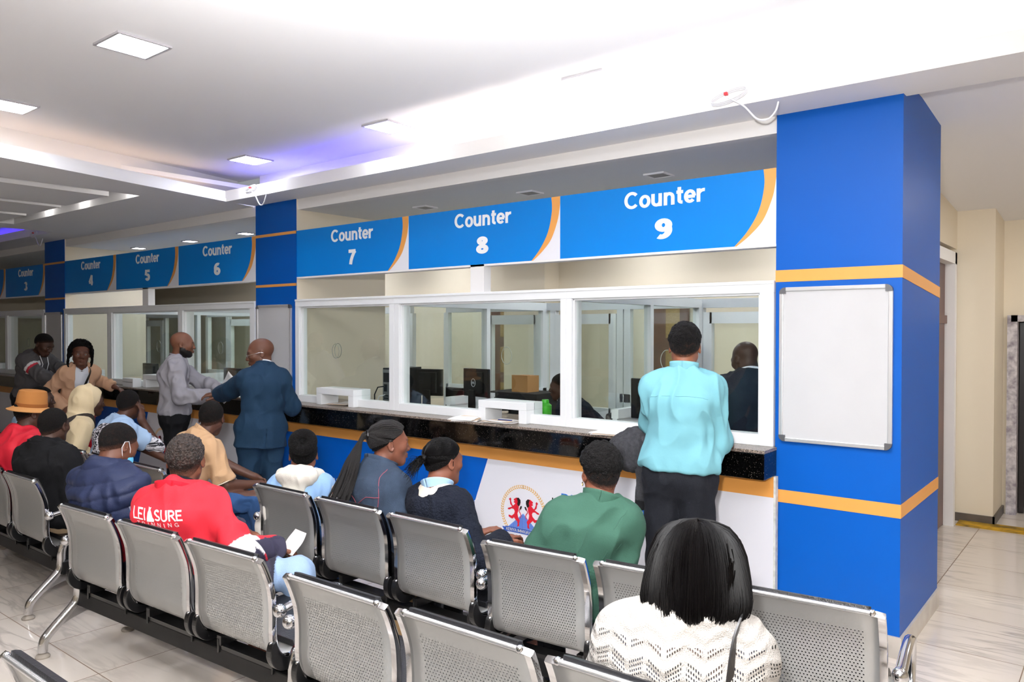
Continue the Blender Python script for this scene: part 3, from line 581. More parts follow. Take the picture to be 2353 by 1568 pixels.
def papers(x, y, z, rz, n, w, d, label, droop=0., top='#e8e4df', group='loose papers on the counter'):
    o = empty('paper_stack', (x, y, z + .0015), rz); tag(o, label, 'papers', group); r = random.Random(int(x * 97 + 11))
    cols = [mat('paper_white', '#eae8e6', .8), mat('paper_cream', '#dcc4aa', .8)]
    for k in range(n):
        dx, dy, a = r.uniform(-.02, .02), r.uniform(-.015, .015), r.uniform(-.12, .12); m = MB(); nu = 10; zz = .0025 * k + .0008
        for s_ in (0, 1):
            pass
        vs = []; 
        for s_ in (0, .0012):
            for i in range(nu + 1):
                for jj in range(2):
                    u = -d / 2 + d * i / nu; v = (-w / 2, w / 2)[jj]; h = zz + s_
                    edge = max(0, -u - .105); h += .004 * math.sin(3 * u / d + k) ** 2 - droop * edge ** 2 * 14
                    vs.append((dx + v * math.cos(a) - u * math.sin(a), dy + v * math.sin(a) + u * math.cos(a), h))
        B = 2 * (nu + 1); fs = []
        for i in range(nu): fs += [(2 * i, 2 * i + 1, 2 * i + 3, 2 * i + 2), (B + 2 * i, B + 2 * i + 2, B + 2 * i + 3, B + 2 * i + 1), (2 * i, 2 * i + 2, B + 2 * i + 2, B + 2 * i), (2 * i + 1, B + 2 * i + 1, B + 2 * i + 3, 2 * i + 3)]
        fs += [(0, B, B + 1, 1), (2 * nu, 2 * nu + 1, B + 2 * nu + 1, B + 2 * nu)]
        m.add(vs, fs).build('sheet', cols[0] if (k == n - 1 or k % 3 == 0) else cols[1], o, smooth='auto')
    return o
papers(-2.27, -.10, 1.05, .35, 6, .20, .27, 'fanned papers with curled edge on the granite below counter 8', .35)
papers(-1.96, -.08, 1.05, -.1, 4, .21, .20, 'papers and pen in the hatch mouth of counter 8')
papers(-1.02, -.09, 1.05, .2, 5, .21, .26, 'papers with curled edge left of the man in pale blue shirt', .25)
papers(-5.10, -.10, 1.05, .1, 5, .30, .20, 'papers under the joined hands of the two standing men', 0)
papers(-3.90, .06, 1.05, .1, 4, .21, .22, 'papers inside the hatch of counter 7', 0)
papers(-10.85, -.05, 1.05, .1, 4, .25, .22, 'papers on the counter behind the man in grey hoodie', 0)
o = MB().tube([(-.06, 0, .004), (.06, .01, .004)], .004).build('pen', mat('blue_pen', '#1c2f6b', .3), loc=(-1.95, -.07, 1.062), smooth='auto'); tag(o, 'dark blue pen lying on the papers at counter 8', 'pen')
o = empty('leaflet_box', (-7.60, -.10, 1.05)); tag(o, 'small white leaflet box at the hatch of counter 5', 'box'); MB().box(-.13, .13, -.05, .05, 0, .10).build('box', M['alu'], o, bevel=.003); MB().box(-.12, .12, -.055, -.05, .055, .06).build('lid_line', M['steel'], o)
o = empty('leaflet_box', (-5.55, -.06, 1.05)); tag(o, 'white box on the counter between the two standing men', 'box'); MB().box(-.17, .17, -.045, .045, 0, .11).build('box', M['alu'], o, bevel=.003); MB().box(-.175, .175, -.05, .05, .11, .125).build('lid', M['alu'], o)
# ------------------------------------------------------------------ ceiling lights, vents, cables, cove strips
def panel_light(x, y, z, s, label, group='square ceiling lights', lit=True, vent=False):
    o = empty('ceiling_vent' if vent else 'ceiling_light', (x, y, z)); tag(o, label, 'vent' if vent else 'light', group)
    f = MB(); h = s / 2; w = .014
    f.box(-h, h, -h, -h + w, -.012, .0); f.box(-h, h, h - w, h, -.012, .0); f.box(-h, -h + w, -h + w, h - w, -.012, .0); f.box(h - w, h, -h + w, h - w, -.012, .0)
    f.build('frame', mat('light_frame', '#b9b5ba', .4, .2) if not vent else M['white'], o)
    MB().box(-h + w, h - w, -h + w, h - w, -.008, -.001).build('diffuser' if lit else 'insert', M['panel'] if lit else mat('grey_insert', '#8d8b88', .6), o)
k = (3.25 - 1.72) / (3.1 - 1.72)
def up(x, y): return 1.5903 + (x - 1.5903) * k, -4.4053 + (y + 4.4053) * k
for (x, y), lab in (((-.73, -.785), 'square lit ceiling panel nearest the wide blue pillar'), ((-2.34, -.83), 'square lit ceiling panel above counters seven and eight, middle of the row'), ((-3.985, -.83), 'square lit ceiling panel beside the violet cove corner'),
              ((-2.19, -2.62), 'large lit ceiling panel at the upper left, second from the picture edge'), ((-3.80, -2.62), 'lit ceiling panel cut by the left picture edge'), ((-.6, -2.62), 'lit ceiling panel over the seats, outside the picture')):
    X, Y = up(x, y)
    if 'outside' in lab: continue
    panel_light(X, Y, 3.249, .288, lab)
for x, lab in ((-3.476, 'unlit square spotlight above the counter 7 sign'), (-2.265, 'unlit square spotlight above the counter 8 sign'), (-1.092, 'unlit square spotlight above the counter 9 sign')):
    panel_light(x, .645, 2.849, .165, lab, 'square spotlights in the soffit', False, True)
for x, lab in ((-9.08, 'lit square spotlight above the counter 4 sign'), (-7.725, 'lit square spotlight above the counter 5 sign'), (-6.474, 'lit square spotlight above the counter 6 sign')):
    panel_light(x, .70, 2.849, .16, lab, 'square spotlights in the soffit')
# panels added out of view to lift ambient light in the hall and booths
for x, y in ((-.6, -2.62), (1.0, -2.62), (-5.4, -4.4), (-3.8, -4.4), (-2.19, -4.4), (-.6, -4.4), (1.0, -4.4), (2.6, -4.4), (-2.19, -6.2), (1.0, -6.2), (2.6, -.8), (2.6, -2.62)):
    X, Y = up(x, y); panel_light(X, Y, 3.249, .288, 'added square ceiling panel outside the picture, for ambient light over the seats', 'added ambient light panels outside the picture')
for x in (-1.0, -2.6, -5.6, -7.4, -9.0):
    panel_light(x, 2.75, 2.849, .30, 'added square fill light panel in the passage behind the booths', 'added fill light panels behind the booths'); panel_light(x + .3, 1.45, 2.849, .30, 'added square fill light panel above the booth desks', 'added fill light panels above the desks')  # added as fill for the dim booth interiors
panel_light(2.4, 1.2, 2.955, .288, 'added square fill light panel in the corridor beyond the wide pillar', 'square ceiling panels in the corridor'); panel_light(1.9, 2.6, 2.875, .288, 'added square fill light panel farther along the corridor', 'square ceiling panels in the corridor')  # unseen panels added to brighten the corridor
light('corridor_fill', 'AREA', (2.4, 1.2, 2.93), 24, (1, .97, .92), .28, to=(2.4, 1.2, 0)); light('corridor_fill', 'AREA', (1.9, 2.6, 2.85), 20, (1, .97, .92), .28, to=(1.9, 2.6, 0))  # extra fill added beneath the unseen corridor panels
# LED strips lying in the coves
def strip(name, a, b, m, label):
    o = MB().tube([a, b], .009, 6).build(name, m); tag(o, label, 'led strip', 'led strips in the ceiling coves')
strip('led_strip', (-5.10, -.22, 3.0), (-2.75, -.22, 3.0), M['ledblue'], 'violet light strip glowing in the cove above counters seven and eight')
strip('led_strip', (-2.70, -.22, 3.0), (5.1, -.22, 3.0), M['ledwhite'], 'white light strip glowing in the cove near the wide blue pillar')
strip('led_strip', (ex(-.45) - .13, -.45, 3.0), (ex(-8.8) - .13, -8.8, 3.0), M['ledwarm'], 'warm light strip in the cove across the left of the ceiling')
strip('led_strip', (-15.5, -.27, 3.0), (-9.15, -.27, 3.0), M['ledblue'], 'violet light strip in the far cove above counter three')
for q, x in enumerate((-5.62, -6.64, -7.52)):
    light('slat_spot', 'POINT', (x - .02, RY - .08, zl + .06), 1.2, (1, .97, .93), .02)
# bundles of loose cable hanging from the border
def cable(x, y, z, s, label, flip=1):
    o = empty('hanging_cable', (x, y, z)); tag(o, label, 'cable', 'loose cables hanging from the ceiling')
    r = random.Random(int(abs(x) * 10)); wm = mat('white_cable', '#d9d9de', .4)
    b = MB()
    for k_ in range(3):
        b.tube([(s * (-.16 + .17 * math.cos(2 * PI * i / 24) + .0), -.012 - .006 * k_, s * (.045 * math.sin(2 * PI * i / 24) + .03 * math.cos(2 * PI * i / 24)) + .006 * k_) for i in range(24)], .0035, 6, closed=True)
    b.build('coil', wm, o)
    t = MB(); t.tube(arc3([(s * -.17, -.02, -.0), (s * -.02, -.02, -.06), (s * .10, -.02, -.14), (s * .20, -.02, -.155), (s * .27, -.02, -.12), (s * .29, -.01, -.07)]), .005, 8); t.build('tail', wm, o)
    MB().box(s * -.2, s * -.17, -.03, -.01, .015, .03).build('tape', mat('red_tape', '#c8303a', .5), o)
def arc3(P):
    out = []
    for i in range(len(P) - 1):
        p0, p1, p2, p3 = P[max(i - 1, 0)], P[i], P[i + 1], P[min(i + 2, len(P) - 1)]
        for q in range(6):
            t = q / 6; out.append(tuple(.5 * (2 * p1[j] + (p2[j] - p0[j]) * t + (2 * p0[j] - 5 * p1[j] + 4 * p2[j] - p3[j]) * t * t + (3 * p1[j] - p0[j] - 3 * p2[j] + p3[j]) * t ** 3) for j in range(3)))
    return out + [tuple(P[-1])]
cable(-.04, -.34, 2.99, .6, 'loose white cable hanging at the top left of the wide blue pillar')
cable(-4.62, -.35, 3.0, .5, 'loose cable hanging by the violet cove above the middle pillar')
cable(-9.4, -.44, 2.95, .6, 'loose cable hanging by the far violet cove')
# ------------------------------------------------------------------ beam seating: three perforated steel seats on a black beam
def perforated_mat():
    m = bpy.data.materials.new('perforated_steel'); m.use_nodes = True; nt = m.node_tree; N = nt.nodes; L = nt.links; b = N['Principled BSDF']
    b.inputs['Base Color'].default_value = (*lin('#a4a4a2'), 1); b.inputs['Metallic'].default_value = .55; b.inputs['Roughness'].default_value = .38
    uv = N.new('ShaderNodeUVMap'); uv.uv_map = 'UVMap'; sx = N.new('ShaderNodeSeparateXYZ'); L.new(uv.outputs[0], sx.inputs[0])
    def mt(op, *a):
        n = N.new('ShaderNodeMath'); n.operation = op
        for i, v in enumerate(a):
            if isinstance(v, (int, float)): n.inputs[i].default_value = v
            else: L.new(v, n.inputs[i])
        return n.outputs[0]
    P = .0128
    def near(c, off, per):
        return mt('MULTIPLY', mt('SUBTRACT', mt('FRACT', mt('ADD', mt('DIVIDE', c, per), off)), .5), per)
    u, v = sx.outputs[0], sx.outputs[1]
    def d(o): 
        a = near(u, o, P); c = near(v, o, P * 1.732); return mt('ADD', mt('MULTIPLY', a, a), mt('MULTIPLY', c, c))
    hole = mt('LESS_THAN', mt('MINIMUM', d(0.), d(.5)), .0029 ** 2)
    inx = mt('LESS_THAN', mt('ABSOLUTE', u), .196)
    iny = mt('MULTIPLY', mt('GREATER_THAN', v, .085), mt('LESS_THAN', v, .43))
    iny2 = mt('MULTIPLY', mt('GREATER_THAN', v, .53), mt('LESS_THAN', v, .86))
    f = mt('MULTIPLY', mt('MULTIPLY', hole, inx), mt('MAXIMUM', iny, iny2))
    L.new(mt('SUBTRACT', 1., f), b.inputs['Alpha']); return m
M['perf'] = perforated_mat()
M['pad'] = mat('black_leatherette', '#131316', .38, bump=(160, .15, 2))
M['arm'] = mat('polished_aluminium', '#cfcfd2', .12, 1.)
M['foot'] = mat('grey_rubber', '#8a8177', .7)
M['beam'] = mat('black_beam', '#060607', .5, var=(14, .2, '#2a2826'), spec=.2)
PROF = arc_pts([(-.062, .800), (-.052, .785), (-.030, .735), (-.008, .665), (.000, .58), (.000, .49), (.006, .44), (.026, .395), (.065, .372), (.12, .370), (.25, .388), (.38, .402), (.44, .400), (.465, .385), (.475, .365)])
def seat_panel(x0, x1):
    bm = bmesh.new(); uvl = bm.loops.layers.uv.new('UVMap'); rows = []; s = 0.; S = []
    for i, (y, z) in enumerate(PROF):
        if i: s += math.hypot(y - PROF[i - 1][0], z - PROF[i - 1][1])
        S.append(s); rows.append([bm.verts.new((x, y, z)) for x in np.linspace(x0, x1, 9)])
    xs = np.linspace(x0, x1, 9) - (x0 + x1) / 2
    for i in range(len(rows) - 1):
        for j in range(8):
            f = bm.faces.new((rows[i][j], rows[i][j + 1], rows[i + 1][j + 1], rows[i + 1][j])); f.smooth = True
            for l, (a, c) in zip(f.loops, ((i, j), (i, j + 1), (i + 1, j + 1), (i + 1, j))): l[uvl].uv = (xs[c], S[a])
    me = bpy.data.meshes.new('seat'); bm.to_mesh(me); bm.free(); me.materials.append(M['perf'])
    o = bpy.data.objects.new('seat', me); COL.objects.link(o); so = o.modifiers.new('thick', 'SOLIDIFY'); so.thickness = .003; so.offset = 0
    return o
def make_seat(par, cx):
    o = seat_panel(-.245, .245); o.parent = par; o.location = (cx, 0, 0)
    pr = [(-.012, -.011), (.012, -.011), (.014, 0), (.012, .011), (-.012, .011), (-.014, 0)]
    for sx in (-1, 1):
        m = MB(); path = [(sx * (.258 - max(0, .030 - i * .010)), y, z - max(0, .014 - .007 * i) * 0) for i, (y, z) in enumerate(PROF)]
        m.sweep(path, [(a, b_) for a, b_ in pr], (1, 0, 0)); m.ball((path[0][0], *PROF[0]), .013, 10, 6)
        m.build('side_frame', M['chrome'], o, smooth='auto')
        # black bracket hugging the rear lower corner, with chrome rivets
        sub = [p for p in PROF if not (p[1] > .455 or (p[0] > .16 and p[1] < .45))]
        outer = [(y - .0 - .012, z - .012) for y, z in sub]
        m = MB(); n = len(sub); pts = []
        for i, (y, z) in enumerate(sub):
            a = sub[max(i - 1, 0)]; c = sub[min(i + 1, n - 1)]; tx, tz = c[0] - a[0], c[1] - a[1]; l = math.hypot(tx, tz) or 1; w = .010 + .042 * math.sin(PI * min(1, (i + .6) / n)) ** .8
            pts.append((y + (tz / l) * w, z - (tx / l) * w))
        poly_ = [(y + .004, z + .004) for y, z in sub] + pts[::-1]
        k0 = sx * .262; m.prism(poly_, 'x', k0 - .016, k0 + .016); m.build('bracket', M['black'], o, bevel=.003)
        for q in (1, n - 2): MB().ball((sx * .258, sub[q][0] - .012 - (.0 if q == 1 else -.004), sub[q][1] - (.0 if q == 1 else .022)), .0085, 10, 6).build('rivet', M['chrome'], o, smooth=True)
    m = MB(); m.tube([(-.228, PROF[0][0] - .002, PROF[0][1]), (.228, PROF[0][0] - .002, PROF[0][1])], .009, 10); m.build('top_rail', mat('satin_rail', '#cfcfcf', .25, .8), o, smooth='auto')
    bp = [(y + .017, z + .004) for y, z in PROF if z > .50]; bp[0] = (bp[0][0] + .004, bp[0][1] + .010)
    m = MB(); m.sweep([(0, y, z) for y, z in bp], [(-.215, -.013), (.215, -.013), (.222, 0), (.215, .013), (-.215, .013), (-.222, 0)], (1, 0, 0)); m.build('back_cushion', M['pad'], o, bevel=.005)
    sp = [(y, z + .018) for y, z in PROF if y > .10 and z > .37]
    m = MB(); m.sweep([(0, y, z) for y, z in sp], [(-.215, -.015), (.215, -.015), (.222, 0), (.215, .015), (-.215, .015), (-.222, 0)], (1, 0, 0)); m.build('seat_cushion', M['pad'], o, bevel=.005)
    m = MB(); m.box(-.20, .20, .055, .125, .30, .318); m.box(-.20, -.17, .05, .30, .318, .36); m.box(.17, .20, .05, .30, .318, .36)
    for x in (-.19, .19): m.tube([(x, .05, .285), (x, .05, .345)], .005, 8)
    m.build('mounting_plate', M['black'], o)
    return o
def make_bench(name='waiting_bench'):
    root = empty(name)
    for cx in (-.585, 0, .585): make_seat(root, cx)
    MB().box(-.93, .93, .055, .125, .222, .300).build('beam', M['beam'], root, bevel=.004)
    for sx in (-1, 1):
        X = sx * .90
        m = MB()
        m.tube(arc3([(X, -.124, .028), (X, -.120, .075), (X, -.095, .115), (X, .015, .215), (X, .048, .255), (X, .058, .30), (X, .060, .36), (X, .075, .405), (X, .115, .418), (X, .25, .412)]), .024, 12)
        m.tube(arc3([(X, .33, .028), (X, .328, .065), (X, .30, .105), (X, .20, .205), (X, .150, .25), (X, .135, .29), (X, .145, .35), (X, .20, .405)]), .019, 12)
        m.prism([(-.06, .13), (.03, .215), (.10, .26), (.19, .20), (.27, .12), (.19, .165), (.10, .185), (.02, .165)], 'x', X - .006, X + .006)
        m.prism([(.07, .27), (.13, .27), (.13, .37), (.10, .405), (.07, .38)], 'x', X - .006, X + .006)
        lg = m.build('leg', M['arm'], root, smooth='auto')
        for y in (-.124, .33):
            MB().lathe([(.0, 0), (.034, 0), (.036, .008), (.030, .016), (.012, .024), (.012, .04)], (X, y, 0), 18).build('foot_pad', M['foot'], lg, smooth='auto')
        XA = sx * .895
        m = MB(); P = arc3([(XA, .0, .592), (XA, .04, .600), (XA, .14, .616), (XA, .24, .622), (XA, .30, .610), (XA, .335, .570), (XA, .335, .50), (XA, .30, .435), (XA, .22, .412)])
        m.tube(P, [.021 if i < 26 else .015 for i in range(len(P))], 12, sy=.75); m.ball((XA, -.004, .592), .028, 16, 10)
        m.build('armrest', M['arm'], root, smooth='auto')
    return root
BENCH = [
    (-1.626, -1.725, 0., 1., 'front row steel bench holding the white hood, the braided woman and the navy knit', 'front'),
    (.180, -1.735, .096, .935, 'steel bench at the right end of the front row, holding the person in green jacket', 'front'),
    (-4.17, -1.85, 0., 1., 'steel bench in the front row holding the man in tan polo', 'front'),
    (-6.08, -1.87, 0., 1., 'steel bench farthest left in the front row, under the person in cream hoodie', 'front'),
    (-1.957, -2.625, .055, 1., 'second row steel bench holding the masked man and the man in red jacket', 'second'),
    (-.012, -2.605, .018, 1.03, 'second row steel bench with the bob-haired woman at its end', 'second'),
    (-4.41, -2.51, 0., 1., 'steel bench of the second row at the left edge, holding the man in black jacket', 'second'),
    (-.06, -3.545, 0., 1., 'steel bench of the third row, only one corner seen at the lower left', 'third')]
proto = None
for x, y, rz, sc, lab, g in BENCH:
    o = make_bench() if proto is None else copy_tree(proto)
    if proto is None: proto = o
    if g == 'third':
        for ch in list(o.children):
            if ch.name.startswith('armrest'): bpy.data.objects.remove(ch)
    o.location = (x, y, 0); o.rotation_euler = (0, 0, rz); o.scale = (sc, 1, 1); tag(o, lab, 'bench', 'steel beam benches in rows')
# ------------------------------------------------------------------ sculpting figures: smooth blends of limbs meshed as one surface
F32 = np.float32
def nrm(v): v = np.asarray(v, float); return v / (np.linalg.norm(v) + 1e-9)
def A(*v): return np.array(v, float)
class Field:
    def __init__(s, lo, hi, h):
        s.h = h; s.lo = np.asarray(lo, float) - 3 * h; n = np.ceil((np.asarray(hi, float) + 3 * h - s.lo) / h).astype(int) + 1
        s.n = n; s.D = np.full(n, .25, F32); s.ax = [(s.lo[i] + h * np.arange(n[i])).astype(F32) for i in range(3)]
    def op(s, fn, lo, hi, k=.02, mode='u'):
        m = k + 2.5 * s.h; i0 = np.maximum(np.floor((np.asarray(lo) - m - s.lo) / s.h).astype(int), 0); i1 = np.minimum(np.ceil((np.asarray(hi) + m - s.lo) / s.h).astype(int) + 1, s.n)
        if (i1 <= i0).any(): return
        sl = tuple(slice(a, b) for a, b in zip(i0, i1)); a = s.D[sl]
        b = fn(s.ax[0][sl[0]][:, None, None], s.ax[1][sl[1]][None, :, None], s.ax[2][sl[2]][None, None, :])
        if mode == 'u':
            q = np.maximum(k - np.abs(a - b), 0) / k; s.D[sl] = np.minimum(a, b) - q * q * k * .25
        elif mode == 's':
            b = -b; q = np.maximum(k - np.abs(a - b), 0) / k; s.D[sl] = np.maximum(a, b) + q * q * k * .25
    def cut(s, p, n):                       # keep the side the normal points away from
        p = np.asarray(p, float); n = nrm(n)
        d = (s.ax[0][:, None, None] - p[0]) * n[0] + (s.ax[1][None, :, None] - p[1]) * n[1] + (s.ax[2][None, None, :] - p[2]) * n[2]
        s.D = np.maximum(s.D, d.astype(F32))
    def rc(s, a, b, ra, rb, k=.03, wide=None, mode='u', flat=None):
        """limb from a to b; wide=(factor, axis) stretches the section; flat: end planes"""
        a = np.asarray(a, float); b = np.asarray(b, float); ba = b - a; bb = float(ba @ ba) + 1e-12; R = max(ra, rb) * (wide[0] if wide else 1)
        W = None
        if wide: W = nrm(wide[1]); wf = 1 - 1 / wide[0]; ba_ = ba - W * (ba @ W) * wf; bb = float(ba_ @ ba_) + 1e-12
        def fn(X, Y, Z):
            x, y, z = X - a[0], Y - a[1], Z - a[2]
            if W is not None:
                c = (x * W[0] + y * W[1] + z * W[2]) * wf; x, y, z = x - c * W[0], y - c * W[1], z - c * W[2]; v = ba_
            else: v = ba
            t = np.clip((x * v[0] + y * v[1] + z * v[2]) / bb, 0, 1)
            d = np.sqrt((x - t * v[0]) ** 2 + (y - t * v[1]) ** 2 + (z - t * v[2]) ** 2) - (ra + t * (rb - ra))
            if flat:
                L_ = math.sqrt(float(ba @ ba)); u = ba / L_; q = (X - b[0]) * u[0] + (Y - b[1]) * u[1] + (Z - b[2]) * u[2]; d = np.maximum(d, q)
                if flat == 2: d = np.maximum(d, -q - L_)
            return d.astype(F32)
        s.op(fn, np.minimum(a, b) - R, np.maximum(a, b) + R, k, mode)
    def chain(s, P, r, k=.02, mode='u', wide=None):
        rs = r if isinstance(r, (list, tuple)) else [r] * len(P)
        for i in range(len(P) - 1): s.rc(P[i], P[i + 1], rs[i], rs[i + 1], k, wide, mode)
    def el(s, c, r, Rm=None, k=.02, mode='u'):
        c = np.asarray(c, float); r = np.asarray(r, float); Rm = np.eye(3) if Rm is None else Rm; q = float(max(r))
        def fn(X, Y, Z):
            x, y, z = X - c[0], Y - c[1], Z - c[2]
            l = [x * Rm[0, i] + y * Rm[1, i] + z * Rm[2, i] for i in range(3)]
            k0 = np.sqrt((l[0] / r[0]) ** 2 + (l[1] / r[1]) ** 2 + (l[2] / r[2]) ** 2); k1 = np.sqrt((l[0] / r[0] ** 2) ** 2 + (l[1] / r[1] ** 2) ** 2 + (l[2] / r[2] ** 2) ** 2) + 1e-6
            return (k0 * (k0 - 1) / k1).astype(F32)
        s.op(fn, c - q, c + q, k, mode)
    def mesh(s):
        D = s.D; S = D < 0; h = s.h
        c = S[:-1, :-1, :-1].astype(np.int8); c = c + S[1:, :-1, :-1] + S[:-1, 1:, :-1] + S[:-1, :-1, 1:] + S[1:, 1:, :-1] + S[1:, :-1, 1:] + S[:-1, 1:, 1:] + S[1:, 1:, 1:]
        act = (c > 0) & (c < 8); ijk = np.argwhere(act); idx = np.full(act.shape, -1, np.int32); idx[act] = np.arange(len(ijk))
        offs = np.array([(i, j, k) for i in (0, 1) for j in (0, 1) for k in (0, 1)]); val = np.stack([D[ijk[:, 0] + o[0], ijk[:, 1] + o[1], ijk[:, 2] + o[2]] for o in offs], 1)
        acc = np.zeros((len(ijk), 3)); cnt = np.zeros(len(ijk))
        for a in range(8):
            for b in range(a + 1, 8):
                if abs(offs[a] - offs[b]).sum() != 1: continue
                m = (val[:, a] < 0) != (val[:, b] < 0); t = val[m, a] / (val[m, a] - val[m, b]); acc[m] += offs[a] + t[:, None] * (offs[b] - offs[a]); cnt[m] += 1
        V = s.lo + h * (ijk + acc / np.maximum(cnt, 1)[:, None]); Q = []
        for ax in range(3):
            b_, c_ = (ax + 1) % 3, (ax + 2) % 3
            lo = [slice(None)] * 3; hi = [slice(None)] * 3; lo[ax] = slice(0, -1); hi[ax] = slice(1, None)
            d = S[tuple(lo)] != S[tuple(hi)]; e = np.argwhere(d); n = np.array(S.shape)
            e = e[(e[:, b_] > 0) & (e[:, b_] < n[b_] - 1) & (e[:, c_] > 0) & (e[:, c_] < n[c_] - 1)]
            inside = S[e[:, 0], e[:, 1], e[:, 2]]; q = []
            for db, dc in ((-1, -1), (0, -1), (0, 0), (-1, 0)):
                f = e.copy(); f[:, b_] += db; f[:, c_] += dc; q.append(idx[f[:, 0], f[:, 1], f[:, 2]])
            q = np.stack(q, 1); q[~inside] = q[~inside][:, ::-1]; Q.append(q)
        Q = np.concatenate(Q); Q = Q[(Q >= 0).all(1)]
        return V, Q
_rs = np.random.RandomState(3).rand(4096).astype(F32)
def vnoise(P):
    """smooth value noise, -1..1, at points P (n,3)"""
    I = np.floor(P).astype(np.int64); f = P - I; f = f * f * (3 - 2 * f); out = 0
    for o in ((0, 0, 0), (1, 0, 0), (0, 1, 0), (1, 1, 0), (0, 0, 1), (1, 0, 1), (0, 1, 1), (1, 1, 1)):
        J = I + o; hsh = (J[:, 0] * 73856093 ^ J[:, 1] * 19349663 ^ J[:, 2] * 83492791) & 4095
        w = np.prod(np.where(np.array(o) == 1, f, 1 - f), 1); out = out + w * _rs[hsh]
    return out * 2 - 1
def vnormals(V, Q):
    n = np.cross(V[Q[:, 2]] - V[Q[:, 0]], V[Q[:, 3]] - V[Q[:, 1]]); N = np.zeros_like(V)
    for i in range(4): np.add.at(N, Q[:, i], n)
    return N / (np.linalg.norm(N, axis=1, keepdims=True) + 1e-12)
def folds(V, amp, f=14., st=(1, 1, .55), seed=0.):
    P = V * f * np.array(st) + seed; w = np.stack([vnoise(P * .5 + 7), vnoise(P * .5 + 19), vnoise(P * .5 + 31)], 1)
    a = vnoise(P + w * .9); r = 1 - np.abs(a) * 2.2; return amp * (np.clip(r, -.6, 1) * .8 + .3 * vnoise(P * 2.1 + 3))
def mesh_obj(name, V, Q, m, parent=None, col=None):
    me = bpy.data.meshes.new(name); me.vertices.add(len(V)); me.vertices.foreach_set('co', np.asarray(V, F32).ravel())
    n = len(Q); me.loops.add(4 * n); me.loops.foreach_set('vertex_index', Q.astype(np.int32).ravel()); me.polygons.add(n)
    me.polygons.foreach_set('loop_start', np.arange(0, 4 * n, 4, dtype=np.int32)); me.polygons.foreach_set('use_smooth', np.ones(n, bool))
    me.update(calc_edges=True); me.validate(); me.materials.append(m)
    if col is not None:
        at = me.color_attributes.new('Col', 'FLOAT_COLOR', 'POINT'); at.data.foreach_set('color', np.concatenate([col, np.ones((len(col), 1))], 1).astype(F32).ravel())
    o = bpy.data.objects.new(name, me); COL.objects.link(o)
    if parent is not None: o.parent = parent
    return o
def rotz(a): c, s = math.cos(a), math.sin(a); return np.array([[c, -s, 0], [s, c, 0], [0, 0, 1.]])
def rotx(a): c, s = math.cos(a), math.sin(a); return np.array([[1, 0, 0], [0, c, -s], [0, s, c.real]])
def roty(a): c, s = math.cos(a), math.sin(a); return np.array([[c, 0, s], [0, 1, 0], [-s, 0, c]])
def ik(S, Wt, pole, l1, l2):
    S, Wt = np.asarray(S, float), np.asarray(Wt, float); d = Wt - S; L_ = np.linalg.norm(d); u = d / L_
    if L_ > (l1 + l2) * .998: Wt = S + u * (l1 + l2) * .998; L_ = (l1 + l2) * .998
    a = (l1 * l1 - l2 * l2 + L_ * L_) / (2 * L_); hh = math.sqrt(max(l1 * l1 - a * a, 0)); p = np.asarray(pole, float) - S; p = p - u * (p @ u)
    return S + u * a + nrm(p) * hh, Wt
DEG = PI / 180
SKIN = mat('brown_skin', '#6b4330', .52, vcol=True, spec=.35, bump=(160, .06, 2))

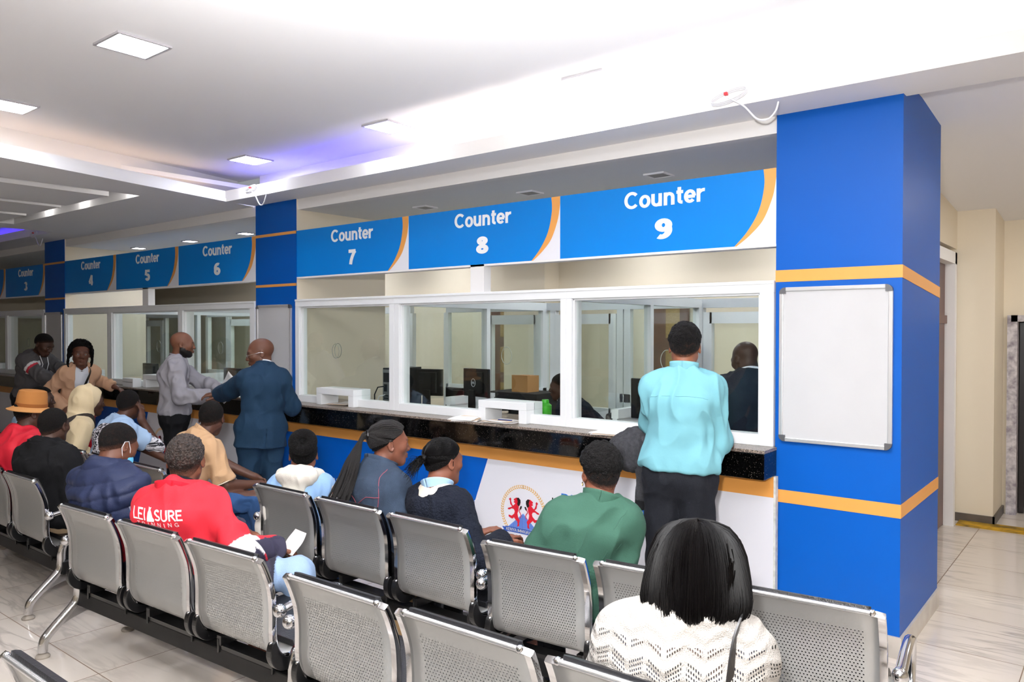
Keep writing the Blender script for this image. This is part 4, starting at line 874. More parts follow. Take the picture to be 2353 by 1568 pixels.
class Fig:
    """one person: joints in a frame facing +Y at the root; body first, then hair and clothes as children"""
    def __init__(s, label, root, yaw, top, hyaw=0, hpitch=0, hroll=0, tyaw=0, h=.0062, skin='#5a3826', bulk=1., sw=.165, sit=True, hs=1., pelvis=None, neck=(0, -.05, -.165), knees=None, ankles=None, wr=None, el=None, hands=None, group=None, shrug=0., lips=None, beard=None, world=True):
        s.skin = skin; s.root = A(*root); s.yaw = yaw * DEG; Rb = rotz(s.yaw); s.h = h * VOX; s.b = bulk; s.sw = sw; s.hs = hs; s.label = label
        wl = lambda q: None if q is None else tuple(tuple(Rb.T @ (A(*p) - s.root)) if p is not None else None for p in q)
        if world: wr, el, knees, ankles = wl(wr), wl(el), wl(knees), wl(ankles)
        s.Rh = rotz((hyaw - yaw) * DEG) @ rotx(-hpitch * DEG) @ roty(hroll * DEG)          # head yaw given in the room, pitch>0 looks down
        topl = Rb.T @ (A(*top) - s.root); s.Hc = topl - s.Rh @ (A(0, -.012, .117) * hs)
        s.N = s.Hc + rotz((hyaw - yaw) * DEG * .3) @ (A(*neck) + A(0, 0, .045))
        s.P = A(*(pelvis or ((0, .19, .535) if sit else (0, 0, .93))))
        tv = rotz(tyaw * DEG); s.r = tv @ A(1, 0, 0); s.f = tv @ A(0, 1, 0)
        up = nrm(s.N - s.P); s.up = up
        s.S = [s.N + s.r * sgn * sw - up * (.086 - shrug) + s.f * .0 for sgn in (-1, 1)]
        if sit: kn = knees or ((-.12, .55, .50), (.12, .55, .50)); an = ankles or ((-.11, .57, .09), (.11, .57, .09))
        else: kn = knees or ((-.10, .02, .50), (.10, .02, .50)); an = ankles or ((-.11, -.02, .085), (.11, -.02, .085))
        s.K = [A(*k) for k in kn]; s.An = [A(*k) for k in an]; s.H = [s.P + A(sgn * .088, 0, -.03) for sgn in (-1, 1)]
        dw, de = ((-.10, .42, .62), (.10, .42, .62)), ((-.34, .08, .35), (.34, .08, .35))
        wr = wr or dw; el = el or de; wr = [w if w is not None else dw[i] for i, w in enumerate(wr)]; el = [w if w is not None else de[i] for i, w in enumerate(el)]
        wr = wr or ((-.10, .42, .62), (.10, .42, .62)); el = el or ((-.5, .05, .6), (.5, .05, .6))
        s.E, s.Wr = [], []
        for i in (0, 1):
            e, w = ik(s.S[i], wr[i], el[i], .285, .255); s.E.append(e); s.Wr.append(w)
        hands = hands or (None, None); s.hd = []
        for i in (0, 1):
            fd = nrm(s.Wr[i] - s.E[i]); d, n, curl = hands[i] or (fd, A(0, 0, -1), .5)
            d = nrm(A(*d)); n = A(*n); n = nrm(n - d * (n @ d)); s.hd.append((d, n, curl))
        s.body(skin, lips, beard); tag(s.o, label, 'person', group)
        s.o.location = s.root; s.o.rotation_euler = (0, 0, s.yaw)
    # --- pieces shared by body and clothes
    def hp(s, *v): return s.Hc + s.Rh @ (A(*v) * s.hs)
    def bounds(s, *extra):
        P = [s.Hc + .16, s.Hc - .16, s.P + .17, s.P - .17, *[x + .10 for x in s.S], *[x - .10 for x in s.S], *[x + .1 for x in s.E], *[x - .1 for x in s.E], *[x + .19 for x in s.Wr], *[x - .19 for x in s.Wr], *s.K, *[k - .1 for k in s.K], *[k + .1 for k in s.K], *[a - A(.08, .1, .085) for a in s.An], *[a + .18 for a in s.An]]
        P = np.array(P); return P.min(0), P.max(0)
    def torso(s, g, t=0., k=.05, low=True, lean=0.):
        b = s.b; p0, N, r, up = s.P, s.N, s.r, s.up; hr = A(1, 0, 0)
        p1 = p0 + (N - p0) * .40 - s.f * .012; p2 = p0 + (N - p0) * .72 - s.f * .018; p3 = N - up * .085 - s.f * .004
        if low: g.rc(p0 - hr * .07 * b, p0 + hr * .07 * b, .105 * b + t, .105 * b + t, k)
        g.rc(p0, p1, .098 * b + t, .092 * b + t, k, (1.38, nrm(hr + r))); g.rc(p1, p2, .094 * b + t, .103 * b + t, k, (1.45, r)); g.rc(p2, p3, .103 * b + t, .080 * b + t, k, (1.55, r))
        for S in s.S: g.rc(N - up * .008, S, .044 + t, .047 + t, k)
        s.p1, s.p2, s.p3 = p1, p2, p3
    def arm(s, g, i, t=0., k=.03, upto=2, end=1., cuff=0., full=1.):
        b = .5 + .5 * s.b; S, E, W_ = s.S[i], s.E[i], s.Wr[i]
        g.rc(S, S + (E - S) * .04, .054 * b + t, .055 * b + t, k)
        if upto >= 1 and (upto > 1 or end >= 1): g.rc(S, E, .051 * b + t, .040 * b + t * full, k)
        elif upto == 1: g.rc(S, S + (E - S) * end, .056 * b + t, .052 * b + t * 1.2, k, flat=1)
        if upto >= 2: g.rc(E, E + (W_ - E) * end, .042 * b + t * full, .028 * b + t * full + cuff, .02, flat=1 if t else None)
    def leg(s, g, i, t=0., k=.04, end=1., shin=True):
        b = .4 + .6 * s.b; g.rc(s.H[i], s.K[i], .088 * b + t, .056 * b + t, k)
        if shin: g.rc(s.K[i], s.K[i] + (s.An[i] - s.K[i]) * end, .056 * b + t, .040 * b + t * 1.3, k * .8, flat=1 if t else None)
    def hand(s, g, i):
        d, n, c = s.hd[i]; sd = 1 if i else -1; l = np.cross(d, n) * sd; l = -l                        # l points to the thumb side
        W_ = s.Wr[i]; g.rc(W_, W_ + d * .03, .024, .024, .02, (1.25, l)); g.rc(W_ + d * .03, W_ + d * .082, .016, .0145, .012, (2.0, l))
        for q, (off, f) in enumerate(((.027, .92), (.009, 1.), (-.009, .95), (-.026, .76))):
            p = W_ + d * .086 + l * off; a = c * (.55 + .08 * q)
            for L_, r0 in ((.042, .0092), (.027, .0082), (.021, .0074)):
                v = d * math.cos(a) + n * math.sin(a) + l * off * 1.2; e = p + nrm(v) * L_ * f; g.rc(p, e, r0, r0 * .92, .006); p = e; a += c * .85
        p = W_ + d * .022 + l * .024; v = nrm(d * .75 + l * .6 + n * .25)
        for L_, r0 in ((.040, .0125), (.030, .0105), (.024, .009)): e = p + v * L_; g.rc(p, e, r0, r0 * .9, .008); p = e; v = nrm(v + d * .35 + n * .25 - l * .2)
    def head(s, g, face=True):
        q = s.hs; H = s.hp; Rm = s.Rh; E = lambda c, r, k, mode='u', R2=None: g.el(H(*c), A(*r) * q, Rm if R2 is None else Rm @ R2, k, mode)
        E((0, -.016, .033), (.0745, .0965, .083), .03); E((0, .030, -.030), (.057, .060, .076), .04)
        E((0, .066, -.092), (.024, .019, .017), .03)
        for x in (-1, 1):
            g.rc(H(x * .048, .0, -.05), H(x * .019, .058, -.094), .018 * q, .015 * q, .035)
            E((x * .041, .058, -.016), (.023, .022, .019), .03)
        g.rc(H(-.032, .075, .022), H(.032, .075, .022), .014 * q, .014 * q, .025)
        E((0, .064, -.064), (.027, .025, .019), .02)
        if face:
            for x in (-1, 1): E((x * .031, .100, .004), (.017, .017, .012), .014, 's')
            for x in (-1, 1): E((x * .031, .0750, .002), (.0158, .0125, .0125), .005)
            for x in (-1, 1): g.rc(H(x * .017, .0885, .0125), H(x * .045, .081, .009), .0042 * q, .003 * q, .004)
            g.rc(H(0, .083, .014), H(0, .103, -.026), .0085 * q, .012 * q, .012)
            for x in (-1, 1): E((x * .0135, .0935, -.030), (.0105, .012, .0095), .007)
            for x in (-1, 1):
                g.rc(H(0, .0945, -.0555), H(x * .023, .083, -.0615), .0072 * q, .004 * q, .006); g.rc(H(0, .0925, -.0695), H(x * .020, .082, -.065), .0085 * q, .004 * q, .006)
                g.rc(H(0, .1025, -.0625), H(x * .020, .091, -.0625), .0024 * q, .002 * q, .003, None, 's')
            E((0, .092, -.079), (.02, .006, .004), .006, 's')
        for x in (-1, 1):
            R2 = rotz(-x * .38) @ rotx(.18); E((x * .0775, -.012, -.004), (.0075, .0185, .031), .007, 'u', R2); E((x * .0835, -.008, -.002), (.005, .0105, .019), .005, 's', R2)
        g.rc(s.N - s.up * .03, H(0, -.028, -.055), .060 * (.5 + .5 * s.b), .052 * (.6 + .4 * s.b), .03)
    def body(s, skin, lips, beard):
        lo, hi = s.bounds(); g = Field(lo, hi, s.h); s.torso(g)
        for i in (0, 1): s.arm(g, i); s.leg(g, i)
        for i in (0, 1):
            a = s.An[i]; fy = nrm(A(*( (s.K[i] - s.H[i]) * A(1, 1, 0) )) + A(0, .3, 0)); g.rc(a - A(0, 0, .03), a + fy * .13 - A(0, 0, .055), .036, .026, .03)
        s.head(g)
        for i in (0, 1): s.hand(g, i)
        V, Q = g.mesh(); base = np.array(lin(skin)); col = np.tile(base, (len(V), 1)); L = (V - s.Hc) @ s.Rh / s.hs
        w = np.exp(-(((L[:, 2] + .0625) / .009) ** 2 + (L[:, 0] / .02) ** 2)) * (L[:, 1] > .076); col = col * (1 - w[:, None] * .55) + np.array(lin(lips or '#5a2f2a')) * w[:, None] * .55
        near = np.linalg.norm(L, axis=1) < .16
        bw = np.clip((np.abs(L[:, 0]) - .0) * 0 + np.exp(-((L[:, 2] - .0225 - .004) / .0045) ** 2) * ((np.abs(L[:, 0]) > .013) & (np.abs(L[:, 0]) < .05) & (L[:, 1] > .07)), 0, 1); col *= (1 - .75 * bw * near)[:, None]
        n = vnoise(V * 30); col *= (1 + .05 * n)[:, None]
        if beard:
            jn = .006 * vnoise(V * 140)
            m = near & (L[:, 1] > -.022) & (L[:, 2] < -.026 - .42 * np.clip(L[:, 1], 0, .09) + jn) & (L[:, 2] > -.128) & ~((np.abs(L[:, 0]) < .026) & (L[:, 1] > .068) & (L[:, 2] > -.074)); col[m] = np.array(lin('#0d0908'))
        s.o = mesh_obj('person', V, Q, SKIN, None, col)
        for x in (-1, 1):
            m = MB(); c = s.hp(x * .031, .0772, .003); m.ball((0, 0, 0), .0128 * s.hs, 12, 8); e = m.build('eye', mat('eye_white', '#8c8078', .3), s.o, smooth=True); e.location = c
            m = MB(); d = s.Rh @ A(0, 1, -.05); m.ball(tuple(d * .0050 * s.hs), .0083 * s.hs, 10, 6); m.build('iris', mat('dark_iris', '#140b07', .15), e, smooth=True)
    def garment(s, name, m, fn, t=.012, cuts=(), fold=.006, ff=13., col=None, box=None, h=None, st=(1, 1, .55), shift=None, parent=None):
        lo, hi = box or s.bounds(); g = Field(np.asarray(lo) - t, np.asarray(hi) + t, h or s.h * 1.1); fn(g)
        for p, n in cuts: g.cut(p, n)
        V, Q = g.mesh()
        if fold:
            N_ = vnormals(V, Q); d = folds(V, fold * 1.7, ff * 1.15, st, seed=abs(s.root[0]) * 3)
            # fewer folds near the neck
            V = V + N_ * d[:, None]
        if shift: V = shift(V, vnormals(V, Q))
        return mesh_obj(name, V, Q, m, parent or s.o, col(V) if col else None)
    # --- clothes
    def top_(s, name, m, t=.014, sleeve='long', hem=-.06, collar=None, neck_r=.068, fold=.006, col=None, cuff=.006, skirt=0., shift=None, ff=13., end=.97, hood=None, hemn=None, full=1.3, vent=False, extra=None, parent=None):
        up = s.up
        def fn(g):
            s.torso(g, t)
            if skirt:
                for hh in (0, 1): g.rc(s.P, s.H[hh] - up * skirt * .8, .115 * s.b + t, .105 * s.b + t, .05)
                g.rc(s.P + A(0, -.02, 0), s.P - A(0, .015, skirt), .12 * s.b + t, .118 * s.b + t, .05, (1.35, A(1, 0, 0)))
            for i in (0, 1):
                if sleeve == 'long': s.arm(g, i, t, end=end, cuff=cuff, full=full)
                elif sleeve == 'short': s.arm(g, i, t * 1.1, upto=1, end=.62)
                elif sleeve == 'half': s.arm(g, i, t * 1.1, upto=1, end=.9)
                elif sleeve == 'none': g.rc(s.S[i] - s.r * (1 if i else -1) * .02, s.S[i] + s.r * (1 if i else -1) * .012, .058 + t, .055 + t, .03)
            g.rc(s.N - s.up * .045, s.hp(0, -.02, -.02), neck_r, neck_r + .012, .012, None, 's')
            if extra: extra(g)
            if vent: g.rc(s.P - A(0, .17, .02), s.P - A(0, .15, .40), .012, .016, .004, None, 's')
        cuts = [(s.P + up * hem, -(hemn if hemn is not None else up))]
        return s.garment(name, m, fn, t + .02 + (skirt and .08), cuts, fold, ff, col, shift=shift, parent=parent)
    def collar_(s, name, m, r0=.066, r1=.074, z0=-.035, z1=.045, th=.004, tilt=.0, open_front=.0, parent=None, fold=.001, col=None, back=.0):
        """band round the neck, following the neck's lean"""
        a = s.N - s.up * .0; d = nrm(s.hp(0, -.03, -.06) - (s.N - s.up * .03)); f = nrm(s.f - d * (s.f @ d)); r = np.cross(f, d); n = 40; vs = []; rows = 7
        for j in range(rows):
            u = j / (rows - 1)
            for k in range(n + 1):
                th_ = -PI / 2 + open_front + (2 * PI - 2 * open_front) * k / n - PI; c, si = math.cos(th_ + PI / 2 + PI / 2), math.sin(th_ + PI / 2 + PI / 2)
                rr = r0 + (r1 - r0) * u; front = si
                vs.append(a + d * (z0 + (z1 - z0) * u + (back * max(0, -front) - tilt * max(0, front)) * (.3 + .7 * u)) + r * c * rr * 1.02 + f * si * rr + f * .006)
        V = np.array(vs); W_ = n + 1; Q = np.array([(j * W_ + k, j * W_ + k + 1, (j + 1) * W_ + k + 1, (j + 1) * W_ + k) for j in range(rows - 1) for k in range(n)])
        o = mesh_obj(name, V, Q, m, parent or s.o, col(V) if col else None); q = o.modifiers.new('thick', 'SOLIDIFY'); q.thickness = th; q.offset = 1; return o
    def trousers(s, m, t=.014, waist=.07, name='trousers', fold=.006, col=None, end=1.03, waistn=None, ff=12.):
        def fn(g):
            g.rc(s.P - A(.07, 0, 0) * s.b, s.P + A(.07, 0, 0) * s.b, .108 * s.b + t, .108 * s.b + t, .05); g.rc(s.P, s.P + (s.N - s.P) * .25, .1 * s.b + t, .098 * s.b + t, .05, (1.38, A(1, 0, 0)))
            for i in (0, 1): s.leg(g, i, t, end=end)
        lo = np.minimum.reduce([s.P - .25, *[k - .12 for k in s.K], *[a - .08 for a in s.An], *[h_ - .13 for h_ in s.H]]); hi = np.maximum.reduce([s.P + .25, *[k + .12 for k in s.K], *[a + .08 for a in s.An]])
        return s.garment(name, m, fn, t, [(s.P + s.up * waist, s.up if waistn is None else waistn)], fold, ff, col, (lo, hi))
    def shoes(s, m):
        for i in (0, 1):
            a = s.An[i]; fy = nrm((s.K[i] - s.H[i]) * A(1, 1, 0) + A(0, .3, 0)); z = a[2]
            g = Field(a - A(.2, .2, z + .02), a + A(.2, .25, .08), .008)
            g.rc(a - fy * .035 - A(0, 0, z - .042), a + fy * .06 - A(0, 0, z - .045), .042, .044, .02); g.rc(a + fy * .06 - A(0, 0, z - .045), a + fy * .16 - A(0, 0, z - .036), .044, .034, .02, (1.1, np.cross(fy, A(0, 0, 1)))); g.rc(a, a - A(0, 0, z - .05), .046, .044, .02)
            g.cut((0, 0, a[2] - z + .0), (0, 0, -1)); V, Q = g.mesh(); mesh_obj('shoe', V, Q, m, s.o)
    # --- hair
    def cap(s, m, t=.007, line=(.0075, .75), low=-.07, noise=.0022, nf=120., name='hair', top=0., h=None, side=.0, back=0., col=None, ears=True, fade=0., hc='#0c0908'):
        """close hair: a shell over the skull above a slanting hairline"""
        def fn(g):
            q = s.hs; g.el(s.hp(0, -.016, .033 + top * .5), A(.0745 + t, .0965 + t, .083 + t + top * .5) * q, s.Rh, .02)
            g.rc(s.hp(0, -.03, .0), s.hp(0, -.035 - back, low), .062 * q + t, .055 * q + t * .4, .03)
        n = nrm(A(0, line[1], -1)); cuts = [(s.hp(0, 0, line[0]), s.Rh @ n)]
        if side: cuts += []
        def sh(V, N_):
            d = noise * vnoise(V * nf) + noise * .6 * vnoise(V * nf * .45)
            L = (V - s.Hc) @ s.Rh / s.hs; e = np.clip((L[:, 2] - (line[0] + line[1] * L[:, 1])) / .03, 0, 1); lowf = np.clip((L[:, 2] - low) / .07, 0, 1)
            return V + N_ * (d * (.4 + .6 * e) - t * .8 * (1 - lowf) - (max(t - .004, .002)) * (1 - np.clip((L[:, 2] - (line[0] + line[1] * L[:, 1])) / .055, 0, 1)) ** 2)[:, None]
        if fade:
            def col(V):
                L = (V - s.Hc) @ s.Rh / s.hs; e = np.clip((L[:, 2] - (line[0] + line[1] * L[:, 1])) / fade, 0, 1) * np.clip((L[:, 2] - low + .012) / (fade * 1.4), 0, 1); e = np.clip(e + .18 * vnoise(V * 160), 0, 1)[:, None]
                return np.array(lin(hc)) * e + np.array(lin(s.skin)) * .8 * (1 - e)
        return s.garment(name, m, fn, .02, cuts, 0, col=col, box=(s.Hc - .15, s.Hc + .15), h=h or s.h * .8, shift=sh)
def hair_mat(name, c='#070505', rough=.85, bump=(150, 1.8, 2), spec=.2, var=None): return mat(name, c, rough, bump=bump, spec=spec, var=var)
HM = hair_mat('short_curly_hair'); HMF = mat('faded_hair', '#0c0908', .8, bump=(260, 1.2, 2), spec=.2, vcol=True); HMS = mat('sleek_black_hair', '#020101', .48, spec=.12)
def cloth(name, c='#808080', rough=.85, b=(260, .25, 2), var=None, **k): return mat(name, c, rough, bump=b, var=var, spec=.2, **k)
BLACKSHOE = mat('black_shoe', '#121010', .4)
# ------------------------------------------------------------------ the people
def front_strip(f, w=.05, lo=-.05):      # opening of a jacket down the front
    def ex_(g):
        a = f.N + f.f * .10 - f.up * .02; b = f.P + f.f * .20 + f.up * lo
        g.rc(a, b, w, w * 1.3, .01, None, 's')
    return ex_
def tubes(name, paths, r, m, parent, n=5):
    mb = MB()
    for p in paths: mb.tube(p, r if not isinstance(r, tuple) else [r[0] + (r[1] - r[0]) * i / (len(p) - 1) for i in range(len(p))], n)
    return mb.build(name, m, parent, smooth='auto')
def strap(name, f, pts, w, m, th=.004):
    P = arc3([tuple(p) for p in pts]); mb = MB(); c = (f.P + f.N) / 2
    for i in range(len(P)): pass
    vs = []; K = len(P); V = [A(*p) for p in P]
    for i in range(K):
        t = nrm(V[min(i + 1, K - 1)] - V[max(i - 1, 0)]); o = V[i] - c; o = nrm(o - f.up * (o @ f.up)); s_ = nrm(np.cross(t, o)); o = np.cross(s_, t)
        for a, b_ in ((-1, -1), (1, -1), (1, 1), (-1, 1)): vs.append(V[i] + s_ * w / 2 * a + o * th / 2 * b_)
    fs = [(i * 4 + k, i * 4 + (k + 1) % 4, (i + 1) * 4 + (k + 1) % 4, (i + 1) * 4 + k) for i in range(K - 1) for k in range(4)] + [(0, 1, 2, 3), (4 * K - 4, 4 * K - 3, 4 * K - 2, 4 * K - 1)]
    return mb.add(vs, fs).build(name, m, f.o)
from mathutils.bvhtree import BVHTree
def bvh(o):
    me = o.data; n = len(me.vertices); co = np.empty(n * 3, F32); me.vertices.foreach_get('co', co)
    return BVHTree.FromPolygons(co.reshape(-1, 3).tolist(), [tuple(p.vertices) for p in me.polygons])
def wrap_text(name, txt, m, o_garment, c, ux, uz, w, h, parent, bold=.0, lift=.003, italic=0.):
    """lettering laid on a garment: flat text at c (local), axes ux, uz, pressed onto the surface"""
    t = text_mesh(name, txt, m, -w / 2, w / 2, -h / 2, h / 2, 0, None, bold, .0005, italic)
    bm = bmesh.new(); bm.from_mesh(t.data); bmesh.ops.triangulate(bm, faces=bm.faces); bmesh.ops.subdivide_edges(bm, edges=bm.edges[:], cuts=1); bm.to_mesh(t.data); bm.free()
    tree = bvh(o_garment); d = np.cross(ux, uz)                    # towards the viewer is -d of (x,z) plane: y axis inwards
    din = Vector(nrm(np.cross(uz, ux)))
    for v in t.data.vertices:
        p = Vector(c + ux * v.co.x + uz * v.co.z); hit = tree.ray_cast(p - din * .25, din)
        v.co = (hit[0] - din * (lift + (.0008 if v.co.y < 0 else 0))) if hit[0] else p
    t.parent = parent; return t
C = {}
def on_surf(f, garm, pts, lift=.006):
    """drop points onto a garment from outside (away from the body's axis)"""
    tree = bvh(garm); out = []
    for p in pts:
        q = tree.find_nearest(Vector(p)); out.append(tuple(q[0] + q[1] * lift))
    return out

# ---- standing at the counter: man in pale blue shirt
f = Fig('man in pale blue shirt standing at counter 9, seen from behind, jacket over his arm', (-.272, -.66, 0), 18, (-.272, -.60, 1.745), hyaw=22, hpitch=6, h=.0052, skin='#7a4a34', sw=.140, bulk=.95, sit=False, pelvis=(0, 0, .955), neck=(0, -.055, -.178),
        wr=((-.50, -.30, 1.10), (-.20, -.30, 1.10)), el=((-.78, -.75, .9), (.02, -.85, .85)))
cb = cloth('pale_blue_cotton', '#6fa6b1', .8, (30, .15, 4))
sh = f.top_('shirt', cb, .020, hem=.035, fold=.009, ff=10, full=1.5, extra=lambda g: g.rc(f.P + f.up * .075 - A(.06, 0, 0), f.P + f.up * .075 + A(.06, 0, 0), .134, .134, .05, (1.12, A(1, 0, 0))))
f.collar_('collar', cb, .066, .070, -.03, .055, .005)
tubes('yoke_seam', [on_surf(f, sh, [f.N - f.up * .115 - f.f * .13 + f.r * x for x in np.linspace(-.17, .17, 17)], .0005)], .0022, cb, sh)
f.trousers(cloth('black_trousers', '#14161c', .8), .016, .075, fold=.006); f.shoes(BLACKSHOE)
g_ = MB(); bl = mat('brown_leather', '#3a211a', .4)
P = [(math.cos(t) * .168, math.sin(t) * .126 - .0, 0) for t in np.linspace(0, 2 * PI, 49)[:-1]]
g_.tube([tuple(f.P + f.up * .072 + A(*p)) for p in P], .017, 8, closed=True, sy=.25, up=(0, 0, 1)) if False else None
vs = []; 
for p in P:
    for dz, k in ((-.017, 1.0), (.017, 1.0), (.017, 1.03), (-.017, 1.03)): vs.append(tuple(f.P + f.up * .072 + A(p[0] * k, p[1] * k, dz)))
n_ = len(P); g_.add(vs, [(i * 4 + k, i * 4 + (k + 1) % 4, ((i + 1) % n_) * 4 + (k + 1) % 4, ((i + 1) % n_) * 4 + k) for i in range(n_) for k in range(4)]); be = g_.build('belt', bl, f.o, smooth='auto')
for x in (-.055, .0, .055, -.12, .12):
    y = -.126 * math.sqrt(1 - (x / .168) ** 2) * 1.045; MB().box(x - .005, x + .005, y - .004, y + .004, -.024, .024).build('belt_loop', cloth('black_trousers'), be, loc=tuple(f.P + f.up * .072))
f.cap(HMF, .006, (.0, .68), -.078, .001, fade=.02); f.cap(HM, .013, (.014, .45), -.03, .005, 75, top=.010, name='hair')
# the dark jacket hanging over his left forearm
jk = empty('folded_jacket', (-.52, -.52, 0)); tag(jk, 'charcoal jacket hanging over the forearm of the man in pale blue shirt', 'jacket')
def jacket_piece(name, P, r, m, w, seed, cut=None):
    g = Field(np.min(P, 0) - .14, np.max(P, 0) + .14, .007); g.chain([A(*p) for p in P], r, .03, 'u', (w, A(.93, -.35, 0)))
    if cut: g.cut(*cut)
    V, Q = g.mesh(); V = V + vnormals(V, Q) * folds(V, .010, 15, (1, 1, .4), seed)[:, None]; return mesh_obj(name, V, Q, m, jk)
cj = cloth('charcoal_denim', '#2b2b2e', .9, (200, .5, 2), (60, .5, '#45454a')); cjd = cloth('black_rib_knit', '#151517', .9)
jacket_piece('body', [(-.07, -.05, 1.12), (-.12, -.06, 1.05), (-.09, -.07, .98)], [.05, .075, .06], cj, 1.5, 3)
sl = jacket_piece('sleeve', [(.03, -.07, 1.10), (.03, -.08, .95), (.02, -.08, .82), (.0, -.08, .76)], [.05, .052, .048, .044], cj, 1.25, 5, ((0, 0, .775), (0, 0, -1)))
jacket_piece('cuff', [(.002, -.08, .79), (-.005, -.08, .72)], [.044, .040], cjd, 1.25, 5, ((0, 0, .725), (0, 0, -1)))
jacket_piece('sleeve', [(.05, -.03, 1.05), (.05, -.03, .85), (.04, -.03, .70)], [.045, .045, .04], cj, 1.2, 8, ((0, 0, .70), (0, 0, -1)))
jacket_piece('cuff', [(.04, -.03, .72), (.035, -.03, .63)], [.041, .037], cjd, 1.2, 8, ((0, 0, .64), (0, 0, -1)))

# ---- man in navy suit, man in grey shirt
f = Fig('man in navy suit and glasses leaning on the counter, facing left', (-4.22, -.60, 0), 72, (-4.24, -.60, 1.645), hyaw=150, hpitch=12, skin='#5d3a2a', sw=.136, bulk=.96, hs=1.10, sit=False, pelvis=(.0, -.02, .90),
        wr=((-4.80, -.66, 1.115), (-4.36, -.22, 1.12)), el=((-4.45, -1.0, .8), (-4.1, -.3, .9)), hands=((A(-.9, .25, .1), A(.2, .3, -1), .55), None), neck=(0, -.06, -.168))
sm = cloth('navy_suit_wool', '#1b334a', .85)
f.top_('suit_jacket', sm, .026, hem=-.17, skirt=.20, fold=.007, ff=9, cuff=.008, vent=True, full=1.4)
f.collar_('shirt_collar', cloth('white_shirt_cotton', '#e4e6ec'), .060, .064, -.02, .055, .004); f.collar_('jacket_collar', sm, .068, .080, -.05, .036, .007)
f.trousers(sm, .030, .05, fold=.010, ff=9); f.shoes(BLACKSHOE)
gl = mat('silver_wire', '#b9b9bd', .25, 1.)
gp = []
for x in (-1, 1): gp.append([tuple(f.hp(x * .031 + .021 * math.cos(t), .098, .002 + .015 * math.sin(t))) for t in np.linspace(0, 2 * PI, 21)]); gp.append([tuple(f.hp(x * .052, .097, .006)), tuple(f.hp(x * .072, .07, .008)), tuple(f.hp(x * .079, .0, .012)), tuple(f.hp(x * .079, -.02, .004))])
gp.append([tuple(f.hp(-.010, .099, .004)), tuple(f.hp(0, .103, .007)), tuple(f.hp(.010, .099, .004))]); tubes('glasses', gp, .0018, gl, f.o, 6)
btn = MB()
for k in range(3): p = f.Wr[0] + (f.E[0] - f.Wr[0]) * (.05 + .055 * k) + A(0, 0, -.035) + nrm(A(.2, 1, 0)) * .0; q = A(*f.Wr[0]) ; btn.ball(tuple(f.Wr[0] + (f.E[0] - f.Wr[0]) * (.10 + .05 * k) + nrm(np.cross(f.E[0] - f.Wr[0], A(0, 0, 1))) * .052), .006, 8, 5)
btn.build('cuff_buttons', gl, f.o)

f = Fig('bearded bald man in grey shirt at the counter, seen from the side', (-5.32, -.78, 0), -28, (-5.28, -.72, 1.70), hyaw=-32, hpitch=4, skin='#6b4431', sw=.150, bulk=1.0, sit=False, pelvis=(0, 0, .92), neck=(0, -.055, -.17), beard=True,
        wr=((-5.10, -.44, 1.16), (-4.90, -.66, 1.115)), el=((-5.5, -.2, 1.0), (-5.1, -1.2, .95)), hands=((A(.5, .6, .3), A(.3, -.3, -1), .7), (A(.9, .2, -.1), A(0, .3, -1), .6)))
cg = cloth('grey_shirt_cotton', '#8d8a90', .85)
f.top_('shirt', cg, .018, hem=.03, fold=.012, ff=12, full=1.3, extra=lambda g: g.rc(f.P + f.up * .07 - A(.05, 0, 0), f.P + f.up * .07 + A(.05, 0, 0), .125, .125, .05, (1.1, A(1, 0, 0))))
f.collar_('collar', cg, .064, .070, -.03, .035, .005, .02); f.trousers(cloth('black_jeans', '#0e0e11', .8), .016, .07, fold=.008); f.shoes(BLACKSHOE)
o = empty('paper_sheet', (-5.20, -.45, 1.135), -.4); tag(o, 'white sheet of paper held by the man in grey shirt', 'paper')
m = MB(); vs = [(u * .21 + .04 * v, .02 * math.sin(3 * v) + .03 * u, v * .26) for v in np.linspace(0, 1, 9) for u in (0, .5, 1)]
m.add(vs, [(i * 3 + j, i * 3 + j + 1, i * 3 + j + 4, i * 3 + j + 3) for i in range(8) for j in (0, 1)]); q = m.build('sheet', mat('paper_white'), o, smooth='auto'); q.modifiers.new('t', 'SOLIDIFY').thickness = .0008; q.rotation_euler = (-.3, .5, .2)

# ---- woman in tan blazer, man in grey hoodie
f = Fig('woman in tan blazer and white tee leaning back on the counter, facing the camera', (-7.42, -.78, 0), -92, (-7.25, -.80, 1.585), hyaw=-106, hpitch=2, hroll=-4, skin='#5a3628', sw=.140, bulk=.88, hs=1.1, sit=False, pelvis=(-.02, -.06, .86), neck=(0, -.045, -.168), h=.0064,
        wr=((-7.35, -.42, 1.08), (-7.38, -.92, .86)), el=((-7.9, -.3, 1.0), (-7.9, -1.35, 1.0)))
ct = cloth('tan_blazer', '#c79e80', .85)
def teecol(V):
    c = np.tile(lin('#dfe2ea'), (len(V), 1)); z = V[:, 2] - f.N[2]; m_ = (z < -.235) & (z > -.33) & (np.abs(V @ f.r - f.N @ f.r) < .085); c[m_] = lin('#4fb0e0'); return c
tee = f.top_('tee_shirt', mat('printed_tee', vcol=True, rough=.85), .010, 'short', -.05, fold=.003, col=teecol)
wrap_text('lettering', 'N N', mat('tee_red', '#b03a48', .7), tee, f.N - f.up * .275 + f.f * .12, -f.r, f.up, .10, .05, tee, .02)
f.top_('blazer', ct, .020, hem=-.10, skirt=.10, fold=.006, extra=front_strip(f, .075, -.2), cuff=.008)
f.trousers(cloth('red_trousers', '#b01526', .8), .014, .06); f.shoes(BLACKSHOE)
f.cap(HM, .012, (.035, .60), -.05, .003, 90)
rr = random.Random(4); L_ = []
